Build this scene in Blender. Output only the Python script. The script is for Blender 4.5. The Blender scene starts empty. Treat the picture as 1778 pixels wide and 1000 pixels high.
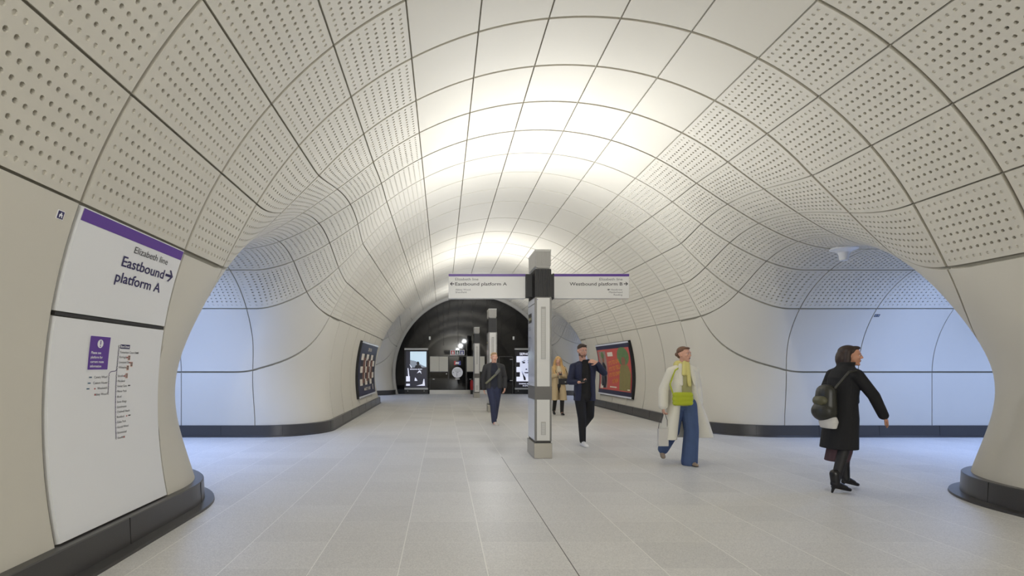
import bpy, bmesh, math, random
import numpy as np
from mathutils import Vector, Matrix, Euler
from mathutils.kdtree import KDTree
random.seed(7); rng = np.random.default_rng(7)
SC = bpy.context.scene; COL = SC.collection
PI = math.pi
# ------------------------------------------------------------------ constants (metres)
EYE = 1.4
XC, ZC, RM = 1.533, 1.064, 4.116          # main tunnel axis x, height, radius
ZP, RP, RHO = 1.26, 2.02, 1.1             # cross passage centre height, radius, corner fillet
JY = (8.086, 22.75)                       # cross passage axes
DTH = math.radians(10.8)                  # angular width of one panel
KS = 0.871                                # ring spacing in junction
END_Y = 26.25; BACK_Y = -9.9
PASS_X = 13.6                             # passage half length from main axis
VX0, VXS = 5.28, 1.47   # first passage joint
# ------------------------------------------------------------------ helpers
def link(o, parent=None):
    COL.objects.link(o)
    if parent is not None: o.parent = parent
    return o
def tag(o, label=None, cat=None, group=None, kind=None):
    if label: o['label'] = label
    if cat: o['category'] = cat
    if group: o['group'] = group
    if kind: o['kind'] = kind
    return o
def empty(name, loc, rz=0, label=None, cat=None, group=None):
    o = bpy.data.objects.new(name, None); COL.objects.link(o)
    o.empty_display_size = 0.1
    o.location = loc; o.rotation_euler = (0, 0, rz)
    return tag(o, label, cat, group)
def lin(c):
    return tuple(((x/255)/12.92 if x/255 <= 0.04045 else ((x/255+0.055)/1.055)**2.4) for x in c)
MATS = {}
def mat(name, rgb, rough=0.5, metal=0.0, spec=0.5, noise=0.0, nscale=20.0, bump=0.0, bscale=200.0, emit=0.0, coat=0.0):
    if name in MATS: return MATS[name]
    m = bpy.data.materials.new(name); m.use_nodes = True
    nt = m.node_tree; b = nt.nodes['Principled BSDF']
    c = lin(rgb) + (1,)
    b.inputs['Base Color'].default_value = c
    b.inputs['Roughness'].default_value = rough; b.inputs['Metallic'].default_value = metal
    b.inputs['Specular IOR Level'].default_value = spec
    b.inputs['Coat Weight'].default_value = coat
    if emit:
        b.inputs['Emission Color'].default_value = c; b.inputs['Emission Strength'].default_value = emit
    tc = nt.nodes.new('ShaderNodeTexCoord')
    nz = nt.nodes.new('ShaderNodeTexNoise'); nz.inputs['Scale'].default_value = nscale; nz.inputs['Detail'].default_value = 4
    nt.links.new(tc.outputs['Object'], nz.inputs['Vector'])
    mr = nt.nodes.new('ShaderNodeMapRange')
    mr.inputs['To Min'].default_value = 1-noise; mr.inputs['To Max'].default_value = 1+noise
    nt.links.new(nz.outputs['Fac'], mr.inputs['Value'])
    mx = nt.nodes.new('ShaderNodeVectorMath'); mx.operation = 'SCALE'
    mx.inputs[0].default_value = c[:3]; nt.links.new(mr.outputs[0], mx.inputs['Scale'])
    nt.links.new(mx.outputs[0], b.inputs['Base Color'])
    if emit: nt.links.new(mx.outputs[0], b.inputs['Emission Color'])
    if bump:
        n2 = nt.nodes.new('ShaderNodeTexNoise'); n2.inputs['Scale'].default_value = bscale; n2.inputs['Detail'].default_value = 3
        nt.links.new(tc.outputs['Object'], n2.inputs['Vector'])
        bp = nt.nodes.new('ShaderNodeBump'); bp.inputs['Strength'].default_value = bump; bp.inputs['Distance'].default_value = 0.004
        nt.links.new(n2.outputs['Fac'], bp.inputs['Height']); nt.links.new(bp.outputs[0], b.inputs['Normal'])
    MATS[name] = m
    return m
def np_mesh(name, V, polys, smooth=True, mats=(), midx=None):
    """polys: list of (array Nxk, smooth flag, material index)"""
    me = bpy.data.meshes.new(name)
    V = np.asarray(V, dtype=np.float32)
    loops = []; starts = []; totals = []; sm = []; mi = []; off = 0
    for arr, s, m in polys:
        arr = np.asarray(arr, dtype=np.int32)
        if arr.size == 0: continue
        n, k = arr.shape
        loops.append(arr.ravel()); starts.append(off + np.arange(n)*k); totals.append(np.full(n, k)); off += n*k
        sm.append(np.full(n, bool(s))); mi.append(np.full(n, m))
    loops = np.concatenate(loops); starts = np.concatenate(starts); totals = np.concatenate(totals)
    me.vertices.add(len(V)); me.vertices.foreach_set('co', V.ravel())
    me.loops.add(len(loops)); me.loops.foreach_set('vertex_index', loops.astype(np.int32))
    me.polygons.add(len(starts)); me.polygons.foreach_set('loop_start', starts.astype(np.int32))
    me.polygons.foreach_set('loop_total', totals.astype(np.int32))
    me.polygons.foreach_set('use_smooth', np.concatenate(sm)); me.polygons.foreach_set('material_index', np.concatenate(mi).astype(np.int32))
    for m in mats: me.materials.append(m)
    me.update(calc_edges=True); me.validate()
    return me
# ------------------------------------------------------------------ tunnel surface
def k_of_s_tables():
    k = np.linspace(0, 6, 1201)
    s = .8637*k - .045*k**2 + .0353*k**3
    return k, s
_K, _S = k_of_s_tables()
def rho(Z): return 1.15+.42*np.exp(-((Z-1.15)/.75)**2)
def fields(P):
    X, Y, Z = P[..., 0], P[..., 1], P[..., 2]
    h = Z-ZC; a = np.hypot(X, h)-RM; th = np.arctan2(X, h)
    k = Z-ZP
    b = np.where(k > 0, np.hypot(Y, np.maximum(k, 0)), np.abs(Y))-RP
    s = np.where(k > 0, RP*np.arctan2(Y, np.maximum(k, 1e-9)), RP*PI/2-k)
    rh = rho(Z)
    ga = np.maximum(rh-a, 0); gb = np.maximum(rh-b, 0)
    F = np.maximum(rh, np.minimum(a, b))-np.hypot(ga, gb)
    w = np.arctan2(gb, np.maximum(ga, 1e-9))/(PI/2); w = w*w*(3-2*w)
    tv = th/DTH; tv = np.where(tv > 6.5, 6.5+(tv-6.5)*.15, tv)
    vx = 7.5+(X-VX0)/VXS
    u = (1-w)*Y*(1+.43*np.clip(a, 0, 1.1))/KS + w*np.interp(s, _S, _K)
    v = (1-w)*tv + w*vx
    return F, u, v
def gradF(P):
    e = 1e-4; g = np.zeros_like(P)
    for i in range(3):
        d = np.zeros(3); d[i] = e
        g[..., i] = (fields(P+d)[0]-fields(P-d)[0])/(2*e)
    return g/np.maximum(np.linalg.norm(g, axis=-1, keepdims=True), 1e-9)
def build_quadrant():
    # dense samples of the blended surface
    th = np.linspace(0.0, math.radians(150), 260); y = np.linspace(0, 4.4, 130)
    T, Yy = np.meshgrid(th, y, indexing='ij')
    A = np.stack([RM*np.sin(T), Yy, ZC+RM*np.cos(T)], -1).reshape(-1, 3)
    s = np.linspace(0, 6.6, 260); x = np.linspace(2.5, 7.2, 150)
    S_, X_ = np.meshgrid(s, x, indexing='ij')
    al = np.minimum(S_/RP, PI/2); ex = np.maximum(S_-RP*PI/2, 0)
    B = np.stack([X_, RP*np.sin(al), ZP+RP*np.cos(al)-ex], -1).reshape(-1, 3)
    P = np.concatenate([A, B])
    F = fields(P)[0]; P = P[(F > -1.3) & (P[:, 2] > np.where(P[:, 0] > 5.3, -1.0, -.5))]
    for _ in range(25):
        F = fields(P)[0]; P = P-gradF(P)*F[:, None]*.9
    F, u, v = fields(P); ok = np.abs(F) < 2e-3; P, u, v = P[ok], u[ok], v[ok]
    kd = KDTree(len(P))
    for i in range(len(P)): kd.insert((u[i], v[i], 0), i)
    kd.balance()
    N = 20
    U = np.linspace(0, 4, 4*N+1); Vv = np.linspace(0, 8.5, int(8.5*N)+1)
    UU, VV = np.meshgrid(U, Vv, indexing='ij'); tu, tv = UU.ravel(), VV.ravel()
    idx = np.array([kd.find((tu[i], tv[i], 0))[1] for i in range(len(tu))])
    Q = P[idx].copy(); ini = Q.copy()
    for it in range(14):
        F, u, v = fields(Q); R = np.stack([F, u-tu, v-tv], -1)
        J = np.zeros((len(Q), 3, 3)); e = 1e-5
        for i in range(3):
            d = np.zeros(3); d[i] = e
            f2 = fields(Q+d); f1 = fields(Q-d)
            for r in range(3): J[:, r, i] = (f2[r]-f1[r])/(2*e)
        J += np.eye(3)*1e-7
        st = np.linalg.solve(J, R[..., None])[..., 0]
        n = np.linalg.norm(st, axis=1, keepdims=True); st *= np.minimum(1, .15/np.maximum(n, 1e-9))
        Q = Q-st
    F, u, v = fields(Q)
    err = np.maximum(np.abs(F), np.maximum(np.abs(u-tu), np.abs(v-tv)))
    bad = (err > 5e-3) | (np.linalg.norm(Q-ini, axis=1) > .6)
    Q[bad] = ini[bad]
    G = gradF(Q)
    sh = UU.shape
    return Q.reshape(sh+(3,)), G.reshape(sh+(3,)), bad.reshape(sh), N
QP, QN, QBAD, QRES = build_quadrant()
print('quadrant bad', QBAD.sum(), 'above floor', (QBAD & (QP[..., 2] > 0)).sum())
def quad_map(u, v):
    """u>=0, v>=0 arrays -> local position, outward normal"""
    shp = u.shape; u = u.ravel(); v = v.ravel()
    P = np.zeros((len(u), 3)); N = np.zeros((len(u), 3))
    m = v <= 8.5
    if m.any():
        fu = np.clip(u[m]*QRES, 0, QP.shape[0]-1.001); fv = np.clip(v[m]*QRES, 0, QP.shape[1]-1.001)
        i = fu.astype(int); j = fv.astype(int); a = (fu-i)[:, None]; b = (fv-j)[:, None]
        for src, dst in ((QP, P), (QN, N)):
            dst[m] = (src[i, j]*(1-a)*(1-b)+src[i+1, j]*a*(1-b)+src[i, j+1]*(1-a)*b+src[i+1, j+1]*a*b)
    m = ~m
    if m.any():
        s = np.interp(u[m], _K, _S); al = np.minimum(s/RP, PI/2); ex = np.maximum(s-RP*PI/2, 0)
        P[m] = np.stack([VX0+(v[m]-7.5)*VXS, RP*np.sin(al), ZP+RP*np.cos(al)-ex], -1)
        N[m] = np.stack([np.zeros(m.sum()), np.sin(al), np.cos(al)], -1)
    return P.reshape(shp+(3,)), N.reshape(shp+(3,))
def jmap(y0, sx, sy):
    def f(u, v, d):
        P, N = quad_map(u, v); P = P+N*d[..., None]
        return np.stack([XC+sx*P[..., 0], y0+sy*P[..., 1], P[..., 2]], -1)
    f.flip = (sx*sy > 0)
    return f
def mmap(ya, yb, sx):
    """main tunnel away from junctions: u in [0,1] between ya and yb, v = signed angle units"""
    def f(u, v, d):
        y = ya+(yb-ya)*u; th = v*DTH; r = RM+d
        return np.stack([XC+sx*r*np.sin(th), y, ZC+r*np.cos(th)], -1)
    f.flip = (sx > 0) == (yb > ya)
    return f
class Acc:
    def __init__(s): s.V = []; s.Q = []; s.n = 0; s.F = []
    def add(s, V, faces):
        """faces: list of (array, smooth, mat)"""
        base = s.n; s.V.append(V); s.n += len(V)
        for a, sm, m in faces: s.F.append((np.asarray(a)+base, sm, m))
    def mesh(s, name, mats):
        V = np.concatenate(s.V)
        g = {}
        for a, sm, m in s.F: g.setdefault((a.shape[1], sm, m), []).append(a)
        return np_mesh(name, V, [(np.concatenate(v), k[1], k[2]) for k, v in g.items()], mats=mats)
def grid_faces(nu, nv):
    i = np.arange((nu+1)*(nv+1)).reshape(nu+1, nv+1)
    return np.stack([i[:-1, :-1], i[1:, :-1], i[1:, 1:], i[:-1, 1:]], -1).reshape(-1, 4)
def orient(f, flip):
    return f[:, ::-1] if flip else f
def cell_size(f, u0, u1, v0, v1):
    t = np.linspace(0, 1, 9); z = np.zeros(9)
    um, vm = (u0+u1)/2, (v0+v1)/2
    a = f(u0+(u1-u0)*t, np.full(9, vm), z); b = f(np.full(9, um), v0+(v1-v0)*t, z)
    return np.linalg.norm(np.diff(a, axis=0), axis=1).sum(), np.linalg.norm(np.diff(b, axis=0), axis=1).sum()
GAPU, GAPV, DEP = .017, .009, .036       # half gaps and joint depth
def panel_plain(acc, f, u0, u1, v0, v1, nu=10, nv=10, zclip=True, gu=GAPU, gv=GAPV, m=0):
    Lu, Lv = cell_size(f, u0, u1, v0, v1)
    du, dv = (u1-u0)*gu/Lu, (v1-v0)*gv/Lv
    u = np.linspace(u0+du, u1-du, nu+1); v = np.linspace(v0+dv, v1-dv, nv+1)
    U, W = np.meshgrid(u, v, indexing='ij')
    P = f(U, W, np.zeros_like(U)); q = grid_faces(nu, nv)
    i = np.arange((nu+1)*(nv+1)).reshape(nu+1, nv+1)
    loop = np.concatenate([i[:-1, 0], i[-1, :-1], i[:0:-1, -1], i[0, :0:-1]])
    Pb = f(U, W, np.full_like(U, DEP)).reshape(-1, 3)[loop]
    P = P.reshape(-1, 3); n = len(P); L = len(loop); ar = np.arange(L)
    sk = np.stack([n+L+ar, n+ar, n+(ar+1) % L, n+L+(ar+1) % L], -1)
    V = np.concatenate([P, Pb, P[loop]])
    if zclip:
        q = q[(V[q][..., 2] > -.12).any(1)]; sk = sk[(V[sk][..., 2] > -.12).any(1)]
    acc.add(V, [(orient(q, f.flip), True, m), (orient(sk, f.flip), False, m)])
def panel_back(acc, f, u0, u1, v0, v1, nu=6, nv=6):
    U, W = np.meshgrid(np.linspace(u0, u1, nu+1), np.linspace(v0, v1, nv+1), indexing='ij')
    V = f(U, W, np.full_like(U, DEP-.004)).reshape(-1, 3); q = grid_faces(nu, nv)
    q = q[(V[q][..., 2] > -.12).any(1)]
    acc.add(V, [(orient(q, f.flip), True, 1)])
HOLE_N = 8
def panel_holes(acc, f, u0, u1, v0, v1, r=.0165, pu=.0655, pv=.0905, nhole=8):
    Lu, Lv = cell_size(f, u0, u1, v0, v1)
    nv = 8; nu = max(4, int(round((Lu-.10)/pu)))
    if Lv < .6 or Lv > 1.05: nv = max(4, int(round((Lv-.06)/pv)))
    gu, gv = GAPU/Lu, GAPV/Lv
    mu, mv = max(.045/Lu, gu+.012), max(.03/Lv, gv+.01)
    # half-step lattice
    cu = np.linspace(mu, 1-mu, 2*nu+1); cv = np.linspace(mv, 1-mv, 2*nv+1)
    lu = np.concatenate([[gu], cu, [1-gu]]); lv = np.concatenate([[gv], cv, [1-gv]])
    nU, nV = len(lu), len(lv)
    U, W = np.meshgrid(lu, lv, indexing='ij')
    idx = np.arange(nU*nV).reshape(nU, nV)
    pts = [np.stack([U.ravel(), W.ravel(), np.zeros(nU*nV)], -1)]
    # margin quads
    q = np.stack([idx[:-1, :-1], idx[1:, :-1], idx[1:, 1:], idx[:-1, 1:]], -1)
    mask = np.ones(q.shape[:2], bool); mask[1:-1, 1:-1] = False
    quads = [q[mask]]
    # hole cells
    ci = 2+2*np.arange(nu); cj = 2+2*np.arange(nv)
    CI, CJ = np.meshgrid(ci, cj, indexing='ij'); CI, CJ = CI.ravel(), CJ.ravel(); n = len(CI)
    ring = np.stack([idx[CI-1, CJ-1], idx[CI, CJ-1], idx[CI+1, CJ-1], idx[CI+1, CJ], idx[CI+1, CJ+1], idx[CI, CJ+1], idx[CI-1, CJ+1], idx[CI-1, CJ]], -1)
    ang = np.array([-135, -90, -45, 0, 45, 90, 135, 180])*PI/180
    ru, rv = r/Lu, r/Lv
    hu = lu[CI][:, None]+ru*np.cos(ang)[None]; hv = lv[CJ][:, None]+rv*np.sin(ang)[None]
    edge = (CI == ci[0]) | (CI == ci[-1]) | (CJ == cj[0]) | (CJ == cj[-1])
    dep = np.where(edge, .009, .026)
    base = nU*nV
    rim = base+np.arange(n*8).reshape(n, 8)
    pts.append(np.stack([hu.ravel(), hv.ravel(), np.zeros(n*8)], -1))
    bu = lu[CI][:, None]+ru*.88*np.cos(ang)[None]; bv = lv[CJ][:, None]+rv*.88*np.sin(ang)[None]
    bot = base+n*8+np.arange(n*8).reshape(n, 8)
    pts.append(np.stack([bu.ravel(), bv.ravel(), np.repeat(dep, 8)], -1))
    rim2 = base+n*16+np.arange(n*8).reshape(n, 8); pts.append(pts[1])
    r1 = np.roll(ring, -1, 1); m1 = np.roll(rim, -1, 1); b1 = np.roll(bot, -1, 1); m2 = np.roll(rim2, -1, 1)
    quads.append(np.stack([ring, r1, m1, rim], -1).reshape(-1, 4))
    walls = np.stack([rim2, m2, b1, bot], -1).reshape(-1, 4)
    floors = bot
    # one fixing hole per panel: black floor painted in place of its dark depth
    th = np.zeros(n, bool); th[(nu//2)*nv+nv//2] = True
    # skirt
    loop = np.concatenate([idx[:-1, 0], idx[-1, :-1], idx[:0:-1, -1], idx[0, :0:-1]])
    A = np.concatenate(pts); nb = len(A); L = len(loop)
    sk3 = A[loop].copy(); sk3[:, 2] = DEP
    A = np.concatenate([A, sk3, A[loop]]); ar = np.arange(L)
    sk = np.stack([nb+L+ar, nb+ar, nb+(ar+1) % L, nb+L+(ar+1) % L], -1)
    V = f(u0+(u1-u0)*A[:, 0], v0+(v1-v0)*A[:, 1], A[:, 2])
    fl = f.flip
    acc.add(V, [(orient(np.concatenate(quads), fl), True, 0), (orient(walls, fl), False, 0),
                (orient(floors[~th], fl), False, 0), (orient(floors[th], fl), False, 2), (orient(sk, fl), False, 0)])
def low_pt0(lam, Z):
    """blended wall at height Z: lam 0..1 runs from the main wall (four rings out) round the corner into the passage"""
    k = np.maximum(Z-ZP, 0)
    t = np.clip((lam-.2)/.65, 0, 1)*PI/2
    a = rho(Z)*(1-np.cos(t)); b = rho(Z)*(1-np.sin(t))
    X = np.sqrt((RM+a)**2-(Z-ZC)**2); Y = np.sqrt((RP+b)**2-k**2)
    Y = np.where(lam < .2, 4*KS+(Y-4*KS)*np.clip(lam/.2, 0, 1), Y)
    X = np.where(lam > .85, X+(6.6-X)*np.clip((lam-.85)/.15, 0, 1), X)
    return np.stack([X, Y, Z+0*X], -1)
_LZ = np.linspace(-.2, 3.0, 81); _LE = []
for _z in _LZ:
    _l = np.linspace(.3, 1, 1401); _v = fields(low_pt0(_l, np.full_like(_l, _z)))[2]
    _LE.append(_l[int(np.argmax(_v >= 7.5))])
def low_pt(lam, Z): return low_pt0(lam*np.interp(Z, _LZ, _LE), Z)
def corner_top(lam, g):
    out = []
    zz = np.linspace(.2, 3.0, 561)
    for l in lam:
        F, u, v = fields(low_pt(np.full_like(zz, l), zz))
        bad = (u < 3+g/.45) | (v < 6.5+g/.78)
        i = int(np.argmax(bad)) if bad.any() else len(zz)-1
        out.append(zz[max(i, 1)])
    return np.array(out)
def corner_panel(acc, y0, sx, sy):
    flip = sx*sy > 0
    for g, back in ((.006, False), (0.0, True)):
        e = .0 if back else 1
        lam = np.linspace(.006*e, 1-.003*e, 71)
        top = corner_top(lam, g); n = 28
        q = np.linspace(0, 1, n+1)
        L, T = np.meshgrid(lam, q, indexing='ij')
        Z = top[:, None]*(1-T)+(-.12)*T
        P = low_pt(L.ravel(), Z.ravel()); N = gradF(P)
        def world(P): return np.stack([XC+sx*P[..., 0], y0+sy*P[..., 1], P[..., 2]], -1)
        fc = grid_faces(70, n)
        if back:
            acc.add(world(P+N*(DEP-.004)), [(orient(fc, flip), True, 1)])
        else:
            i = np.arange(71*(n+1)).reshape(71, n+1)
            loop = np.concatenate([i[:-1, 0][::1], ])
            loop = np.concatenate([i[0, :0:-1], i[:-1, 0], i[-1, :-1]])
            V = np.concatenate([world(P), world(P+N*DEP)[loop], world(P)[loop]]); nb = len(P); m = len(loop); am = np.arange(m)
            sk = np.stack([nb+m+am[:-1], nb+m+am[1:], nb+am[1:], nb+am[:-1]], -1)
            acc.add(V, [(orient(fc, flip), True, 0), (sk, False, 0)])
M_PANEL = mat('glass_fibre_concrete', (207, 202, 189), .62, spec=.25, noise=.025, nscale=1.3)
M_JOINT = mat('joint_gasket', (150, 146, 133), .8, spec=.1)
M_HOLE = mat('hole_painted_dark', (14, 13, 12), .9)  # paints the darkness inside the fixing holes
ring_main = []
def ring_list():
    j0, j1 = JY
    r = []
    a = j0-4*KS
    ys = [a-1.323*i for i in range(0, 11)][::-1]
    r += [(ys[i], ys[i+1]) for i in range(len(ys)-1)]
    b0, b1 = j0+4*KS, j1-4*KS
    n = 6; st = (b1-b0)/n
    r += [(b0+st*i, b0+st*(i+1)) for i in range(n)]
    return r
RINGS = ring_list()
V_FLOOR = (PI/2+math.asin(ZC/RM))/DTH+.12
ac, al_, ar_ = Acc(), Acc(), Acc()
INFO_RING = None
for ya, yb in RINGS:
    f = mmap(ya, yb, 1)
    far = ya > 14
    for c in range(-2, 3):
        panel_plain(ac, f, 0, 1, c-.5, c+.5, 8, 8); panel_back(ac, f, 0, 1, c-.5, c+.5)
    for sx in (-1, 1):
        f = mmap(ya, yb, sx)
        for c in (3, 4, 5, 6):
            (panel_holes if yb > -1.5 else panel_plain)(ac, f, 0, 1, c-.5, c+.5); panel_back(ac, f, 0, 1, c-.5, c+.5)
        wall = al_ if sx < 0 else ar_
        if not (sx < 0 and abs(yb-(JY[0]-4*KS)) < 1e-3):
            panel_plain(wall, f, 0, 1, 6.5, V_FLOOR, 6, 26)
        panel_back(wall, f, 0, 1, 6.5, V_FLOOR, 4, 20)
for jn, y0 in enumerate(JY):
    for sy in (-1, 1):
        for k in range(4):
            f = mmap(y0+sy*k*KS, y0+sy*(k+1)*KS, 1)
            for c in range(-2, 3):
                panel_plain(ac, f, 0, 1, c-.5, c+.5, 8, 8); panel_back(ac, f, 0, 1, c-.5, c+.5)
        for sx in (-1, 1):
            f = jmap(y0, sx, sy); wall = al_ if sx < 0 else ar_
            vmax = 13 if jn == 0 else 11
            for k in range(4):
                for c in (3, 4, 5, 6):
                    panel_holes(ac, f, k, k+1, c-.5, c+.5); panel_back(ac, f, k, k+1, c-.5, c+.5, 16, 16)
                for c in range(7, vmax+1):
                    if k < 2:
                        if c < 11 and not (jn == 1 and c > 8): panel_holes(ac, f, k, k+1, c-.5, c+.5)
                        else: panel_plain(ac, f, k, k+1, c-.5, c+.5)
                        panel_back(ac, f, k, k+1, c-.5, c+.5, 16, 16)
                    elif k == 3 and c == 7:
                        corner_panel(wall, y0, sx, sy)
                    else:
                        panel_plain(wall, f, k, k+1, c-.5, c+.5, 22, 22); panel_back(wall, f, k, k+1, c-.5, c+.5, 20, 20)
def structure(name, me, parent=None):
    o = bpy.data.objects.new(name, me); link(o, parent); o['kind'] = 'structure'; return o
structure('ceiling', ac.mesh('ceiling', [M_PANEL, M_JOINT, M_HOLE]))
structure('wall_left', al_.mesh('wall_left', [M_PANEL, M_JOINT, M_HOLE]))
structure('wall_right', ar_.mesh('wall_right', [M_PANEL, M_JOINT, M_HOLE]))
# ------------------------------------------------------------------ generic solid helpers
class MB:
    """collects simple solids into one mesh"""
    def __init__(s): s.bm = bmesh.new(); s.mi = 0
    def box(s, x0, x1, y0, y1, z0, z1, bev=0.0):
        r = bmesh.ops.create_cube(s.bm, size=1, matrix=Matrix.Translation(((x0+x1)/2, (y0+y1)/2, (z0+z1)/2)) @ Matrix.Diagonal((abs(x1-x0), abs(y1-y0), abs(z1-z0), 1)))
        fs = set(f for v in r['verts'] for f in v.link_faces)
        for f in fs: f.material_index = s.mi
        if bev:
            es = list(set(e for v in r['verts'] for e in v.link_edges))
            bmesh.ops.bevel(s.bm, geom=es, offset=bev, segments=2, affect='EDGES', profile=.5)
        return s
    def cyl(s, p0, p1, r0, r1=None, seg=16):
        r1 = r0 if r1 is None else r1
        p0, p1 = Vector(p0), Vector(p1); d = p1-p0
        M = Matrix.Translation((p0+p1)/2) @ d.to_track_quat('Z', 'Y').to_matrix().to_4x4()
        r = bmesh.ops.create_cone(s.bm, cap_ends=True, segments=seg, radius1=r0, radius2=r1, depth=d.length, matrix=M)
        for f in set(f for v in r['verts'] for f in v.link_faces): f.material_index = s.mi
        return s
    def ball(s, c, r, seg=14):
        r = (r, r, r) if not hasattr(r, '__len__') else r
        q = bmesh.ops.create_uvsphere(s.bm, u_segments=seg, v_segments=seg//2+2, radius=1, matrix=Matrix.Translation(c) @ Matrix.Diagonal((*r, 1)))
        return s
    def lathe(s, c, prof, seg=32):
        vs = []
        for r, z in prof:
            vs.append([s.bm.verts.new((c[0]+r*math.cos(2*PI*i/seg), c[1]+r*math.sin(2*PI*i/seg), c[2]+z)) for i in range(seg)])
        for a, b in zip(vs[:-1], vs[1:]):
            for i in range(seg): s.bm.faces.new((a[i], a[(i+1) % seg], b[(i+1) % seg], b[i]))
        s.bm.faces.new(vs[0][::-1]); s.bm.faces.new(vs[-1])
        return s
    def poly(s, pts, ext):
        """flat polygon pts extruded by vector ext"""
        vs = [s.bm.verts.new(p) for p in pts]; f = s.bm.faces.new(vs)
        e = Vector(ext); r = bmesh.ops.extrude_face_region(s.bm, geom=[f])
        bmesh.ops.translate(s.bm, vec=e, verts=[g for g in r['geom'] if isinstance(g, bmesh.types.BMVert)])
        return s
    def tube(s, pts, r, seg=8):
        for a, b in zip(pts[:-1], pts[1:]): s.cyl(a, b, r, r, seg)
        for p in pts[1:-1]: s.ball(p, r, 8)
        return s
    def build(s, name, m, parent=None, smooth=False, angle=35):
        bmesh.ops.recalc_face_normals(s.bm, faces=s.bm.faces)
        me = bpy.data.meshes.new(name); s.bm.to_mesh(me); s.bm.free()
        for mm in (m if isinstance(m, (list, tuple)) else [m]): me.materials.append(mm)
        if smooth:
            me.polygons.foreach_set('use_smooth', [True]*len(me.polygons)); me.set_sharp_from_angle(angle=math.radians(angle))
        o = bpy.data.objects.new(name, me); return link(o, parent)
# ------------------------------------------------------------------ skirting
def floor_x(z=0.0): return math.sqrt(RM*RM-(z-ZC)**2)
def skirt_path_local():
    """plan curve of the wall foot in quadrant coords (from far main wall, round the corner, into the passage)"""
    pts = []
    x0 = floor_x()
    for t in np.linspace(0, PI/2, 22):
        a = rho(0)*(1-math.cos(t)); b = rho(0)*(1-math.sin(t))
        pts.append((math.sqrt((RM+a)**2-ZC**2), RP+b))
    return pts
def extrude_path(name, pts, prof, m, normals, kind='structure', parent=None):
    """pts 2D plan list, normals 2D pointing into the room; prof list of (offset into room, z)"""
    V = []; n = len(pts); k = len(prof)
    for (x, y), (nx, ny) in zip(pts, normals):
        for o, z in prof: V.append((x+nx*o, y+ny*o, z))
    F = []
    for i in range(n-1):
        for j in range(k-1):
            F.append((i*k+j, (i+1)*k+j, (i+1)*k+j+1, i*k+j+1))
    me = bpy.data.meshes.new(name); me.from_pydata(V, [], F); me.materials.append(m)
    bm = bmesh.new(); bm.from_mesh(me); bmesh.ops.recalc_face_normals(bm, faces=bm.faces)
    bm.to_mesh(me); bm.free()
    me.polygons.foreach_set('use_smooth', [True]*len(me.polygons)); me.set_sharp_from_angle(angle=math.radians(30))
    o = bpy.data.objects.new(name, me); link(o, parent)
    if kind: o['kind'] = kind
    return o
def path_normals(pts, towards):
    out = []
    for i in range(len(pts)):
        a = Vector(pts[max(0, i-1)]); b = Vector(pts[min(len(pts)-1, i+1)]); t = (b-a).normalized()
        n = Vector((-t.y, t.x))
        if n.dot(Vector(towards(pts[i]))-Vector(pts[i])) < 0: n = -n
        out.append((n.x, n.y))
    return out
def stone(name, base, fleck, rough):
    m = mat(name, base, rough, spec=.5); nt = m.node_tree; b = nt.nodes['Principled BSDF']
    tc = nt.nodes.new('ShaderNodeTexCoord'); v = nt.nodes.new('ShaderNodeTexVoronoi'); v.inputs['Scale'].default_value = 90
    nt.links.new(tc.outputs['Object'], v.inputs['Vector'])
    cr = nt.nodes.new('ShaderNodeValToRGB'); cr.color_ramp.elements[0].position = .0; cr.color_ramp.elements[1].position = .16
    cr.color_ramp.elements[0].color = lin(fleck)+(1,); cr.color_ramp.elements[1].color = lin(base)+(1,)
    nt.links.new(v.outputs['Distance'], cr.inputs['Fac']); nt.links.new(cr.outputs[0], b.inputs['Base Color'])
    return m
M_SKIRT = stone('dark_granite', (66, 64, 63), (104, 101, 98), .28)
M_SEAM = mat('skirting_seam', (30, 29, 28), .8)
SK = [(-.10, .235), (.012, .235), (.02, .228), (.03, .03), (.05, .022), (.055, 0.0)]
SKN = [(-.10, .235), (.012, .235), (.02, .228), (.03, .03), (.12, .022), (.125, 0.0)]
corner = skirt_path_local()
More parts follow.
